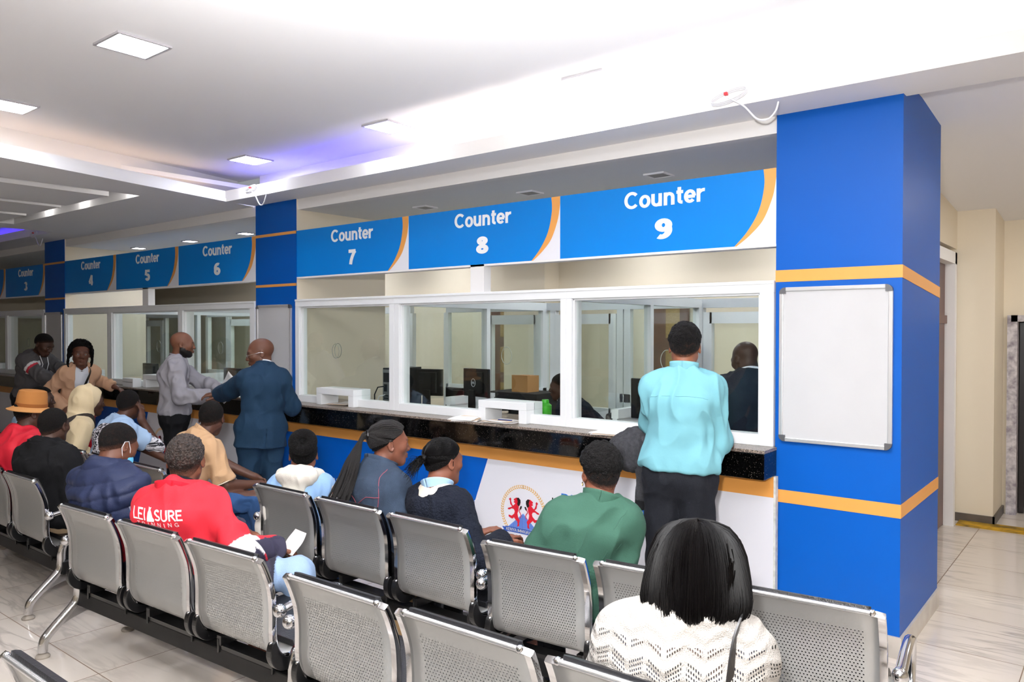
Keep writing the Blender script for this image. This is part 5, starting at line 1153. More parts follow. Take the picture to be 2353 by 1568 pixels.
for k in range(90):
    a = rr.uniform(0, 2 * PI); e = rr.uniform(-.1, 1.2); d = A(math.cos(a) * math.cos(e), math.sin(a) * math.cos(e) - .25, math.sin(e)); d = nrm(d)
    if d[1] > .45 and d[2] < .75: continue
    p = A(0, -.02, .035) + d * A(.086, .10, .092); t = nrm(np.cross(d, A(rr.uniform(-1, 1), rr.uniform(-1, 1), rr.uniform(-.3, .3)))); pts = []
    for i in range(7): u = i / 6; pts.append(tuple(f.hp(*(p + t * .07 * (u - .5) + d * (.018 * math.sin(PI * u) + rr.uniform(0, .006))))))
    L_.append(pts)
for x in (-1, 1):
    for k in range(16):
        y = rr.uniform(-.06, .03); z = rr.uniform(-.02, .06); L_.append([tuple(f.hp(x * (.078 + .030 * math.sin(PI * u * .8)), y - .02 * u, z - .095 * u * (.6 + .4 * (k % 3)) + .02)) for u in np.linspace(0, 1, 7)])
tubes('locs', L_, .0085, HM, f.o, 6)
st = strap('bag_strap', f, on_surf(f, tee, [f.N + f.r * -.07 + f.up * .0 - f.f * .02, f.N - f.r * .085 + f.f * .09 - f.up * .05, f.N - f.r * .05 + f.f * .13 - f.up * .17, f.N + f.r * -.0 + f.f * .14 - f.up * .30, f.P + f.r * .08 + f.f * .15 + f.up * .1], .016), .03, BLACKSHOE)

f = Fig('man in grey hoodie bending over the counter by the far pillar', (-8.85, -.74, 0), -66, (-8.42, -.70, 1.66), hyaw=-62, hpitch=28, skin='#3c2419', sw=.155, bulk=1.0, hs=1.1, sit=False, pelvis=(0, -.03, .92), neck=(0, -.105, -.155), h=.0066,
        wr=((-8.15, -.40, 1.08), (-8.18, -.62, 1.10)), el=((-8.8, -.2, .95), (-8.6, -1.2, .9)))
def hoodcol(V):
    c = np.tile(lin('#4a4749'), (len(V), 1)); S, E = f.S[1], f.E[1]; u = ((V - S) @ (E - S)) / ((E - S) @ (E - S)); d = np.linalg.norm(V - S - u[:, None] * (E - S), axis=1); s_ = d < .12
    c[s_ & (u > .34) & (u < .44)] = lin('#d8d6d6'); c[s_ & (u > .44) & (u < .54)] = lin('#b8283a'); return c
def hooddown(f, r=.05):
    def e(g):
        for a0 in range(-5, 5):
            P = [f.N + f.r * math.sin(a) * .095 - f.f * math.cos(a) * .085 + f.up * (-.01 + .02 * math.cos(a)) for a in (a0 * .42, (a0 + 1) * .42)]; g.rc(P[0], P[1], r * (1 - .06 * abs(a0)), r * (1 - .06 * abs(a0 + 1)), .02)
        g.rc(f.N - f.f * .09, f.N - f.f * .125 - f.up * .10, r * .9, r * .6, .04, (2.2, f.r))
    return e
hd = f.top_('hoodie', mat('grey_hoodie_fleece', vcol=True, rough=.95, bump=(200, .3, 2)), .024, hem=-.10, col=hoodcol, extra=hooddown(f, .04), full=1.4)
f.trousers(cloth('black_jeans'), .018, .05); f.shoes(BLACKSHOE); f.cap(HMF, .004, (.02, .62), -.06, .0008, fade=.035)
tubes('drawstrings', [[tuple(f.N + f.r * x + f.f * .10 - f.up * .02), tuple(f.N + f.r * x * .8 + f.f * .16 - f.up * .14), tuple(f.N + f.r * x * .8 + f.f * .15 - f.up * .34)] for x in (-.05, .05)], .005, mat('white_cable'), hd)

# ---- front row, right to left
f = Fig('person in green jacket with short afro, seated on the front row bench at right', (-.30, -1.79, 0), 24, (-.255, -1.47, 1.195), hyaw=52, hpitch=6, h=.0055, skin='#744634', sw=.128, bulk=.94, neck=(0, -.07, -.165), pelvis=(0, .22, .54))
cg_ = cloth('green_cotton', '#2f4f42', .85, (300, .25, 2))
gj = f.top_('jacket', cg_, .026, hem=-.10, fold=.011, ff=9, full=1.3)
f.collar_('collar', cg_, .068, .082, -.03, .050, .007)
tubes('seams', [on_surf(f, gj, [f.S[1] + f.r * .0 + f.up * .06 + (f.P - f.N) * u * .42 - f.f * (.05 + .05 * u) - f.r * (.0 + .02 * u) for u in np.linspace(0, 1, 14)], .0004), on_surf(f, gj, [f.N - f.f * .14 - f.up * (.06 + .4 * u) for u in np.linspace(0, 1, 16)], .0002)], .002, cg_, gj)
f.trousers(cloth('dark_trousers', '#15171f'), .016); f.shoes(mat('blue_trainer', '#14233c', .6))
f.cap(HMF, .006, (-.005, .70), -.085, .001, fade=.03); f.cap(HM, .020, (.012, .42), -.02, .006, 75, top=.014, name='hair')
tubes('earring', [[tuple(f.hp(-.086 + .0, -.006 + .008 * math.cos(t), -.040 + .008 * math.sin(t))) for t in np.linspace(0, 2 * PI, 13)]], .0015, mat('gold', '#c99a3a', .25, 1.), f.o)
sheet_m = mat('paper_white')
def lap_paper(name, loc, rz, w, d, label, tilt=(0, 0), group='papers held by the seated people'):
    o = empty(name, loc, rz); tag(o, label, 'paper', group); m = MB(); n = 8
    vs = [(-w / 2 + w * j / 2, -d / 2 + d * i / n, .012 * math.sin(4 * i / n + j)) for i in range(n + 1) for j in range(3)]; m.add(vs, [(i * 3 + j, i * 3 + j + 1, i * 3 + j + 4, i * 3 + j + 3) for i in range(n) for j in (0, 1)])
    q = m.build('sheet', sheet_m, o, smooth='auto'); q.modifiers.new('t', 'SOLIDIFY').thickness = .001; q.rotation_euler = (*tilt, 0); return o
lap_paper('paper_sheet', (-.66, -1.22, .66), .5, .21, .29, 'white papers held on the lap of the person in green jacket', (.35, .15))

f = Fig('woman in dark navy knit sweater with low bun, seated in the front row', (-1.06, -1.725, 0), -2, (-1.235, -1.46, 1.150), hyaw=-8, hpitch=4, h=.0055, skin='#6e4231', sw=.130, bulk=.88, hs=1.06, neck=(0.02, -.07, -.158), pelvis=(-.06, .20, .535))
cn = cloth('navy_open_knit', '#10141f', .95, (90, .9, 1))
swt = f.top_('sweater', cn, .020, hem=-.10, neck_r=.105, fold=.006, full=1.5, cuff=.008)
inn = f.top_('cream_top', cloth('cream_jersey', '#e9dccb'), .007, 'none', -.02, neck_r=.075, fold=0); f.collar_('blue_collar', cloth('pale_blue_jersey', '#9fc0de'), .060, .082, -.030, .020, .005)
f.trousers(cn, .016, name='skirt'); f.shoes(mat('brown_shoe', '#5a2f22', .5))
f.cap(HM, .006, (.014, .70), -.055, .001, 60)
m = MB(); b0 = f.hp(0, -.120, .022); m.ball(tuple(b0), .021, 14, 9); q = m.build('bun', HMS, f.o, smooth=True)
rr = random.Random(9); L_ = []
for k in range(170):
    a, e = rr.uniform(0, 2 * PI), rr.uniform(.2, 1.0); d = A(.55 * math.cos(a) * e - .25, -.75, .55 * math.sin(a) * e - .55 * rr.random()); l = rr.uniform(.05, .105)
    L_.append([tuple(f.hp(*(A(0, -.122, .022) + A(rr.uniform(-.014, .014), 0, rr.uniform(-.014, .014)) + d * l * u + A(0, 0, -.05 * l / .1) * u * u + A(rr.uniform(-.004, .004), rr.uniform(-.004, .004), 0)))) for u in (0, .33, .66, 1)])
tubes('loose_hair', L_, (.0016, .0006), HMS, f.o, 4)
L_ = []
for k in range(240):                          # combed-back strands running to the bun
    a = -1.5 + 3.0 * k / 239; p0 = nrm(A(math.sin(a) * .9, math.cos(a) * .72 - .05, .55 - .45 * abs(math.sin(a)))); p1 = nrm(A(0, -.95, .0)); w = [p0 * (1 - u) + p1 * u for u in np.linspace(0, 1, 9)]
    L_.append([tuple(f.hp(*(A(0, -.016, .033) + nrm(v) * A(.0822, .1045, .0905) * (1 + .006 * math.sin(k * 2.7))))) for v in w])
for k in range(150):
    a = rr.uniform(-1, 1); p0 = nrm(A(.92 * math.sin(a * 1.35), -.10 - .55 * math.cos(a * 1.35), -.42 + .30 * abs(a))); p1 = nrm(A(0, -.95, .0)); L_.append([tuple(f.hp(*(A(0, -.016, .033) + nrm(p0 * (1 - u) + p1 * u) * A(.0822, .1045, .0905) * (1.0 + .012 * rr.random())))) for u in np.linspace(0, 1, 8)])
tubes('combed_strands', L_, .0015, HMS, f.o, 4)

f = Fig('woman in denim jacket with long braids tied back, seated in profile', (-1.626, -1.725, 0), -10, (-1.655, -1.46, 1.205), hyaw=-28, hpitch=3, h=.0052, skin='#6a4030', sw=.140, bulk=.93, hs=1.06, neck=(0, -.07, -.165))
DEN = cloth('dark_denim', '#333f50', .9, (330, .5, 2), (25, .35, '#232c39')); STI = mat('red_stitching', '#8a3f4c', .8)
dj = f.top_('denim_jacket', DEN, .026, hem=-.09, fold=.008, ff=10, full=1.3); f.collar_('collar', DEN, .068, .092, -.05, .040, .007, back=.01)
yk = lambda x: f.N - f.f * .15 - f.up * (.135 + .05 * max(0, 1 - abs(x) / .09)) + f.r * x
tubes('stitching', [on_surf(f, dj, [yk(x) for x in np.linspace(-.19, .19, 24)], .001), on_surf(f, dj, [f.S[1] + f.up * .07 - f.f * .02 + (f.P - f.N) * u * .5 - f.f * (.10 * u) - f.r * .01 for u in np.linspace(0, 1, 18)], .001), on_surf(f, dj, [f.N + f.r * .085 - f.f * .17 - f.up * (.2 + .3 * u) for u in np.linspace(0, 1, 14)], .001), on_surf(f, dj, [f.N - f.r * .085 - f.f * .17 - f.up * (.2 + .3 * u) for u in np.linspace(0, 1, 14)], .001)], .0022, STI, dj)
f.trousers(cloth('black_jeans'), .014); f.shoes(BLACKSHOE); f.cap(HM, .005, (.026, .80), -.03, .001, 90)
tie = A(0, -.128, .045); rr = random.Random(5); L_ = []
for k in range(38):
    a = -1.9 + 3.8 * k / 37; p0 = nrm(A(math.sin(a) * .95, math.cos(a) * .66 + .02, .62 - .62 * abs(math.sin(a * .82)) ** 1.3 - .12 * (abs(a) > 1.4))); p1 = nrm(A(.0 + .12 * math.sin(a), -1, .12))
    P = [A(0, -.016, .033) + nrm(p0 * (1 - u) + p1 * u) * A(.0835, .1055, .0915) * (1 + .03 * math.sin(9 * u + k)) for u in np.linspace(0, 1, 9)] + [tie + A(.012 * math.sin(a), .0, .01 * math.cos(a))]
    L_.append([tuple(f.hp(*p)) for p in P])
for k in range(22):
    a = -1 + 2 * k / 21; p0 = nrm(A(.95 * math.sin(a * 1.4), -.05 - .55 * math.cos(a * 1.4), -.50 + .32 * abs(a))); p1 = nrm(A(.08 * a, -1, .10)); L_.append([tuple(f.hp(*(A(0, -.016, .033) + nrm(p0 * (1 - u) + p1 * u) * A(.0835, .1055, .0915)))) for u in np.linspace(0, 1, 8)] + [tuple(f.hp(*tie))])
for k in range(84):
    a = rr.uniform(0, 2 * PI); q = math.sqrt(rr.random()); s0 = f.hp(*(tie + A(.016 * q * math.cos(a), -.004, .018 * q * math.sin(a)))); ln = rr.uniform(.31, .40)
    end = s0 + A(-.045 + .075 * q * math.cos(a), -.125 + .03 * q * math.sin(a) - .02, -ln) ; mid = s0 + A(-.02 + .045 * q * math.cos(a), -.06 + .02 * math.sin(a), -ln * .36); m2 = s0 + A(-.035 + .068 * q * math.cos(a), -.10 + .03 * q * math.sin(a), -ln * .70)
    wv = lambda: A(rr.uniform(-.004, .004), rr.uniform(-.004, .004), 0)
    L_.append(arc3([tuple(s0), tuple(s0 + A(0, -.025, -.02)), tuple(mid + wv()), tuple(m2 + wv()), tuple(end + wv())]))
tubes('braids', L_, .0052, mat('braided_hair', '#14100f', .5, bump=(400, .8, 1), spec=.45), f.o, 6)
tubes('hair_tie', [[tuple(f.hp(*(tie + A(.025 * math.cos(t), .004, .026 * math.sin(t))))) for t in np.linspace(0, 2 * PI, 17)]], .004, BLACKSHOE, f.o)

f = Fig('girl with donut bun in white hood and pale blue varsity jacket, seen from behind', (-2.22, -1.725, 0), 34, (-2.30, -1.56, 1.085), hyaw=52, hpitch=2, h=.0055, skin='#7a4a36', sw=.120, bulk=.80, hs=1.02, pelvis=(0, .21, .53), neck=(0, -.055, -.150))
def varcol(V):
    c = np.tile(lin('#8fb2dc'), (len(V), 1))
    for i in (0, 1):
        S, E = f.S[i], f.E[i]; u = ((V - S) @ (E - S)) / ((E - S) @ (E - S)); d = np.linalg.norm(V - S - np.clip(u, 0, 1)[:, None] * (E - S), axis=1); s_ = (d < .085) & (u > .02)
        c[s_] = lin('#e6e0d6'); c[s_ & (u > .04) & (u < .16)] = lin('#dc6a2a'); c[s_ & (u > .20) & (u < .24)] = lin('#dc6a2a')
    return c
vj = f.top_('varsity_jacket', mat('varsity_fleece', vcol=True, rough=.9, bump=(200, .2, 2)), .022, hem=-.10, fold=.006, col=varcol)
wf = cloth('white_fleece', '#e3ddd2', .95)
f.garment('hood', wf, lambda g: (hooddown(f, .047)(g), g.rc(f.N - f.up * .03, f.hp(0, -.02, -.01), .062, .075, .012, None, 's')), .02, fold=.006, ff=16, box=(f.N - .24, f.N + .22))
f.trousers(cloth('blue_jeans', '#2c4a74', .9), .012); f.shoes(mat('white_trainer', '#d8d8d8', .6))
f.cap(HM, .006, (.004, .66), -.075, .0016, 150)
m = MB(); bc = A(0, -.110, .086); bn = nrm(A(0, -.86, .50)); bx = A(1, 0, 0); by = np.cross(bn, bx)
m.tube([tuple(f.hp(*(bc + (bx * math.cos(t) + by * math.sin(t)) * .050))) for t in np.linspace(0, 2 * PI, 33)[:-1]], .034, 14, closed=True); m.ball(tuple(f.hp(*(bc - bn * .004))), .022 * f.hs, 12, 8)
m.build('donut_bun', HM, f.o, smooth='auto')

f = Fig('man in tan polo shirt with elbows on his knees, seated in the front row', (-3.56, -1.85, 0), -10, (-3.60, -1.40, 1.205), hyaw=46, hpitch=10, h=.0058, skin='#4d2f22', sw=.152, bulk=.93, hs=1.06, pelvis=(.0, .20, .54), neck=(-.01, -.085, -.155), tyaw=10,
        wr=((-3.42, -1.10, .60), (-3.33, -1.18, .60)), el=((-3.9, -1.1, .4), (-3.3, -1.6, .3)), knees=((-3.52, -1.22, .50), (-3.26, -1.26, .52)), ankles=((-3.50, -1.14, .09), (-3.28, -1.16, .09)), hands=((A(.7, .5, -.3), A(.3, -.6, -.6), .9), (A(.55, .6, -.35), A(-.4, .3, -1), .9)))
cp = cloth('tan_pique', '#c8a27c', .85, (400, .4, 1)); we = mat('cream_trim', '#e8d9c2', .8)
pl = f.top_('polo_shirt', cp, .018, 'half', hem=-.07, fold=.009, ff=11); f.collar_('collar', cp, .066, .078, -.03, .048, .005)
for i in (0, 1):
    S, E = f.S[i], f.E[i]; c = S + (E - S) * .895; u = nrm(E - S); a = nrm(np.cross(u, A(0, 0, 1))); b_ = np.cross(u, a)
    tubes('sleeve_trim', [[tuple(c + (a * math.cos(t) + b_ * math.sin(t)) * .0735) for t in np.linspace(0, 2 * PI, 25)]], .0042, we, pl)
f.trousers(cloth('blue_jeans', '#1f4470', .9, (300, .4, 2), (9, .4, '#16304f')), .016, fold=.009); f.shoes(mat('brown_shoe')); f.cap(HMF, .0035, (.0, .66), -.07, .0006, fade=.035)
lap_paper('paper_sheet', (-3.27, -1.03, .585), .9, .10, .2, 'small white paper between the hands of the man in tan polo', (.3, -.2))

f = Fig('man in light blue shirt resting his face on his hand, front row', (-4.755, -1.85, 0), -2, (-4.71, -1.48, 1.235), hyaw=34, hpitch=4, skin='#4a2d20', sw=.155, bulk=.98, h=.0064, neck=(0, -.075, -.16), wr=((-4.42, -1.28, .66), (-4.585, -1.44, 1.00)), el=((-5.0, -1.2, .5), (-4.45, -1.2, .3)), hands=((A(.7, .5, .3), A(.2, -.2, -1), .9), (A(-.3, .2, 1), A(-.8, -.5, 0), .7)))
s7 = f.top_('shirt', cloth('light_blue_cotton', '#9db6d2', .85), .018, 'short', fold=.008); f.collar_('collar', cloth('light_blue_cotton'), .064, .07, -.03, .03)
def patcol(V):
    a = np.sin(V[:, 0] * 150 + 3 * np.sin(V[:, 2] * 90)) * np.sin(V[:, 2] * 170 + 2 * np.sin(V[:, 0] * 80)); c = np.where((a > .0)[:, None], np.array(lin('#d6d3d8')), np.array(lin('#14131c'))); return c
f.garment('patterned_shawl', mat('patterned_cloth', vcol=True, rough=.9), lambda g: (g.rc(f.S[1] - f.f * .04 - f.up * .02, f.p2 - f.f * .03 + f.r * .03, .075, .11, .05, (1.3, f.r)), g.rc(f.p2 - f.f * .03 + f.r * .03, f.P - f.f * .02 + f.r * .06 + f.up * .1, .11, .12, .05, (1.2, f.r)), g.rc(f.S[1], f.E[1], .062, .055, .03)), .02, fold=.006, col=patcol, h=.005)
f.trousers(cloth('dark_trousers'), .014); f.shoes(BLACKSHOE); f.cap(HMF, .004, (.006, .66), -.07, .0006, fade=.035)
ph = empty('mobile_phone', tuple(f.root + rotz(f.yaw) @ (f.Wr[0] + f.hd[0][0] * .09 + A(0, .0, .03))), -.5); tag(ph, 'dark mobile phone held by the man in light blue shirt', 'phone'); q = MB().box(-.036, .036, -.004, .004, -.07, .07).build('case', M['black'], ph, bevel=.003); q.rotation_euler = (-.6, .3, 0); MB().box(-.033, .033, .004, .0045, -.065, .065).build('screen', mat('dark_screen'), q)

f = Fig('person in cream hoodie with the hood up and a dark strap across the back', (-5.495, -1.87, 0), -8, (-5.40, -1.48, 1.215), hyaw=-14, hpitch=6, skin='#3e261b', sw=.145, bulk=.95, h=.0064, neck=(0, -.075, -.16))
ch = cloth('cream_fleece', '#dcc8a2', .95)
hs_ = f.top_('hoodie', ch, .022, fold=.007, neck_r=.02, extra=lambda g: (g.el(f.hp(0, -.035, .028), A(.106, .118, .125), f.Rh, .03), g.rc(f.hp(0, -.06, -.02), f.N - f.up * .02 - f.f * .02, .095, .095, .04), g.el(f.hp(0, .115, -.012), A(.074, .10, .105), f.Rh, .015, 's')))
strap('bag_strap', f, on_surf(f, hs_, [f.N - f.r * .17 + f.f * .04 - f.up * .42, f.N - f.r * .12 - f.f * .12 - f.up * .38, f.N - f.f * .15 - f.up * .25 + f.r * .02, f.S[1] - f.r * .05 - f.f * .08 - f.up * .0, f.S[1] - f.r * .05 + f.f * .02 + f.up * .06, f.S[1] - f.r * .06 + f.f * .09 - f.up * .05], .006), .05, mat('dark_webbing', '#251d1a', .8))
f.trousers(cloth('dark_trousers'), .014); f.shoes(BLACKSHOE); f.cap(HM, .010, (.03, .6), -.04, .002)

f = Fig('dark haired woman in light blue top behind the tan hat, looking right', (-6.55, -1.87, 0), -14, (-6.42, -1.50, 1.175), hyaw=-34, hpitch=2, skin='#3f271c', sw=.145, bulk=.95, h=.0068, neck=(0, -.065, -.165))
f.top_('top', cloth('light_blue_cotton'), .016, fold=.005); f.trousers(cloth('dark_trousers'), .014); f.shoes(BLACKSHOE); f.cap(HM, .012, (.030, .62), -.065, .003, 90)

# ---- second row, left to right
f = Fig('man in red and white jacket with a tan hat, at the left edge', (-4.41, -2.51, 0), 6, (-4.46, -2.27, 1.245), hyaw=-2, hpitch=6, skin='#452a1f', sw=.155, bulk=.98, h=.0062, neck=(0, -.07, -.165))
def redcol(V):
    c = np.tile(lin('#c4122a'), (len(V), 1)); S, E = f.S[1], f.E[1]; u = ((V - S) @ (E - S)) / ((E - S) @ (E - S)); d = np.linalg.norm(V - S - np.clip(u, 0, 1.)[:, None] * (E - S), axis=1); s_ = d < .088
    c[s_ & (u > .12)] = lin('#dcdadb'); c[s_ & (u > .62) & (u < .74)] = lin('#c4122a'); return c
f.top_('jacket', mat('red_white_nylon', vcol=True, rough=.7), .026, fold=.009, ff=10, col=redcol); f.collar_('collar', cloth('navy_jersey', '#1c1b2c'), .064, .07, -.035, .025)
f.trousers(cloth('dark_trousers'), .014); f.shoes(BLACKSHOE); f.cap(HMF, .005, (.0, .66), -.07, .0008, fade=.035)
hat = empty('hat', tuple(f.root + rotz(f.yaw) @ f.hp(0, -.01, .075))); hat.rotation_euler = (-.10, .06, f.yaw - .15); tag(hat, 'tan brown brimmed hat worn by the man in red and white jacket', 'hat')
hm = cloth('tan_felt', '#a8703c', .9, (300, .2, 2)); m = MB(); m.lathe([(.100, -.03), (.098, .0), (.094, .05), (.086, .085), (.070, .092), (.04, .082), (.0, .080)], (0, 0, 0), 36); q = m.build('crown', hm, hat, smooth='auto')
m = MB(); m.lathe([(.096, -.022), (.115, -.03), (.140, -.045), (.150, -.047), (.149, -.052), (.135, -.050), (.110, -.037), (.096, -.03)], (0, 0, 0), 40); m.build('brim', cloth('tan_felt_light', '#c08a54', .9), hat, smooth='auto')
m = MB(); m.lathe([(.1005, -.025), (.1015, -.02), (.1005, .0), (.0995, .0)], (0, 0, 0), 36); m.build('hat_band', cloth('brown_band', '#8a5428', .9), hat, smooth='auto')

f = Fig('man in black jacket with a white shirt collar, second row', (-3.84, -2.51, 0), 16, (-3.93, -2.33, 1.205), hyaw=36, hpitch=4, skin='#412a20', sw=.160, bulk=1.02, h=.006, neck=(0, -.075, -.165))
cbk = cloth('black_wool', '#0f0f11', .9); f.top_('jacket', cbk, .030, hem=-.12, fold=.008); f.collar_('shirt_collar', cloth('white_shirt_cotton'), .062, .068, -.02, .050); f.collar_('jacket_collar', cbk, .074, .098, -.055, .02, .012)
f.trousers(cloth('khaki', '#a58d70', .9), .016); f.shoes(BLACKSHOE); f.cap(HMF, .004, (.0, .66), -.07, .0006, fade=.035)
lap_paper('paper_sheet', (-3.55, -2.10, .74), .3, .16, .2, 'crumpled white papers held by the man in black jacket', (.6, 0))

f = Fig('man in navy padded vest with face mask, looking down, second row', (-2.56, -2.657, 0), 12, (-2.69, -2.44, 1.205), hyaw=9, hpitch=24, h=.0055, skin='#5d3828', sw=.160, bulk=1.02, neck=(.01, -.09, -.16), pelvis=(-.02, .20, .54))
def swcol(V):
    c = np.tile(lin('#8d8ea0'), (len(V), 1))
    for i in (0, 1):
        S, E = f.S[i], f.E[i]; u = ((V - S) @ (E - S)) / ((E - S) @ (E - S)); c[(u > .50) & (u < 1.1)] = lin('#3f59b8'); c[(u > .12) & (u < .22)] = lin('#3f59b8')
    return c
f.top_('sweater', mat('striped_knit', vcol=True, rough=.95, bump=(120, .6, 1, (1, 1, .1))), .018, fold=.004, col=swcol, full=1.5)
cv = cloth('navy_padded_nylon', '#222943', .55, (200, .15, 2))
def quilt(V, N_): z = V @ f.up; q = np.abs(np.sin(z * PI / .075)) ** .5; return V + N_ * (.014 * q - .006 + .004 * vnoise(V * 28))[:, None]
f.top_('padded_vest', cv, .036, 'none', hem=-.10, fold=.006, ff=12, shift=quilt, neck_r=.075); f.collar_('vest_collar', cv, .078, .090, -.05, .030, .014, back=.01)
f.trousers(cloth('dark_trousers'), .016); f.shoes(BLACKSHOE); f.cap(HMF, .0045, (.002, .68), -.07, .001, fade=.035)
mk = mat('mask_blue', '#5fb4dc', .8); g = Field(f.Hc - .16, f.Hc + .16, .004); g.el(f.hp(0, .045, -.065), A(.060, .062, .052), f.Rh, .02); g.cut(f.hp(0, .040, 0), f.Rh @ A(0, -1, 0)); V, Q = g.mesh(); mko = mesh_obj('face_mask', V, Q, mk, f.o)
for x in (-1, 1): tubes('ear_loop', [[tuple(f.hp(x * .055, .05, -.045)), tuple(f.hp(x * .074, .025, -.008)), tuple(f.hp(x * .080, -.004, .026)), tuple(f.hp(x * .082, -.026, .018)), tuple(f.hp(x * .080, -.030, -.015)), tuple(f.hp(x * .066, .004, -.062)), tuple(f.hp(x * .05, .048, -.088))]], .0022, mat('white_cable'), mko)

f = Fig('man in red jacket with white lettering on the back, second row', (-1.985, -2.63, 0), 10, (-2.045, -2.44, 1.200), hyaw=47, hpitch=6, h=.005, skin='#6b4130', sw=.140, bulk=.94, hs=1.07, tyaw=32, shrug=-.012, neck=(.02, -.085, -.162), pelvis=(.02, .21, .54),
        wr=((-2.10, -2.10, .64), (-1.80, -2.10, .60)), el=((-2.5, -2.4, .5), (-1.4, -2.7, .55)), knees=((-2.0, -2.08, .53), (-1.58, -2.13, .53)), ankles=((-2.0, -2.05, .09), (-1.60, -2.02, .09)))
def rjcol(V):
    c = np.tile(lin('#c2182a'), (len(V), 1))
    for i in (0, 1):
        S, E, W_ = f.S[i], f.E[i], f.Wr[i]; u = ((V - S) @ (E - S)) / ((E - S) @ (E - S)); d = np.linalg.norm(V - S - np.clip(u, 0, 1)[:, None] * (E - S), axis=1); w = ((V - E) @ (W_ - E)) / ((W_ - E) @ (W_ - E)); d2 = np.linalg.norm(V - E - np.clip(w, 0, 1)[:, None] * (W_ - E), axis=1)
        c[(d < .10) & (u > .80)] = lin('#e2dddd'); c[(d2 < .085) & (w > -.06) & (u > .95)] = lin('#201d33')
    zz = (V - f.P) @ f.up; c[zz < .02] = lin('#201d33'); return c
rj = f.top_('jacket', mat('red_tracksuit', vcol=True, rough=.8, bump=(300, .15, 2)), .026, hem=-.13, fold=.010, ff=9, col=rjcol, full=1.3)
f.collar_('jacket_collar', cloth('red_jersey', '#c2182a'), .074, .098, -.055, .012, .009); bc_ = cloth('black_rib', '#141217'); blk = f.collar_('shirt_collar', bc_, .063, .071, -.03, .046, .005)
for k in range(2):
    d = nrm(f.hp(0, -.03, -.06) - (f.N - f.up * .03)); ang = .62 + .30 * k; p = f.N + d * .012 + f.r * math.sin(ang) * .0745 - f.f * math.cos(ang) * .070; MB().box(-.006, .006, -.004, .004, -.017, .017).build('collar_stripe', M['letter'], blk, loc=tuple(p))
wt = mat('cracked_white_print', '#eadadb', .8)
ux, uz = nrm(f.r * 1.), nrm(f.up); cpos = f.N - f.up * .108 - f.f * .17 - f.r * .065
wrap_text('lettering', 'LEI', wt, rj, cpos - ux * .086, ux, uz, .066, .050, rj, .012); wrap_text('lettering', 'SURE', wt, rj, cpos + ux * .058, ux, uz, .128, .050, rj, .02, italic=.0)
fig = [(0, 0), (.036, 0), (.040, .010), (.032, .022), (.022, .024), (.020, .040), (.026, .046), (.022, .052), (.026, .062), (.018, .060), (.012, .064), (.013, .050), (.008, .040), (.010, .024), (.002, .014)]
tree = bvh(rj); din = Vector(nrm(np.cross(uz, ux))); bm = bmesh.new(); vsb = []
for a_, b_ in fig: p = Vector(cpos - ux * .046 + ux * a_ * .95 + uz * (b_ * 1.0 - .030)); h_ = tree.ray_cast(p - din * .25, din); vsb.append(bm.verts.new((h_[0] if h_[0] else p) - din * .004))
fc = bm.faces.new(vsb); bmesh.ops.triangulate(bm, faces=[fc]); me = bpy.data.meshes.new('figure_print'); bm.to_mesh(me); bm.free(); me.materials.append(wt); o = bpy.data.objects.new('figure_print', me); COL.objects.link(o); o.parent = rj
wrap_text('lettering', 'T  R  I  N  N  I  N  G', wt, rj, cpos - ux * .0 - uz * .044, ux, uz, .20, .021, rj, .0)
def jeancol(V):
    c = np.tile(lin('#23202f'), (len(V), 1))
    for i in (0, 1): d = np.linalg.norm(V - f.K[i], axis=1); c[(d < .17) & ((V - f.H[i]) @ nrm(f.K[i] - f.H[i]) > np.linalg.norm(f.K[i] - f.H[i]) - .085)] = lin('#8ba3c4')
    return c
f.trousers(mat('panelled_denim', vcol=True, rough=.9, bump=(300, .4, 2)), .020, fold=.008, col=jeancol); f.shoes(mat('brown_shoe'))
f.cap(mat('coiled_hair', '#17100d', .7, bump=(95, 2.2, 1), var=(90, .8, '#3a2820')), .009, (.012, .70), -.052, .0042, 95); f.cap(HMF, .0028, (-.016, .72), -.085, .0003, name='hair', fade=.05, hc='#17100d')
lap_paper('paper_sheet', (-1.78, -2.0, .62), .2, .08, .13, 'folded white paper in the hand of the man in red jacket', (1.0, .2))

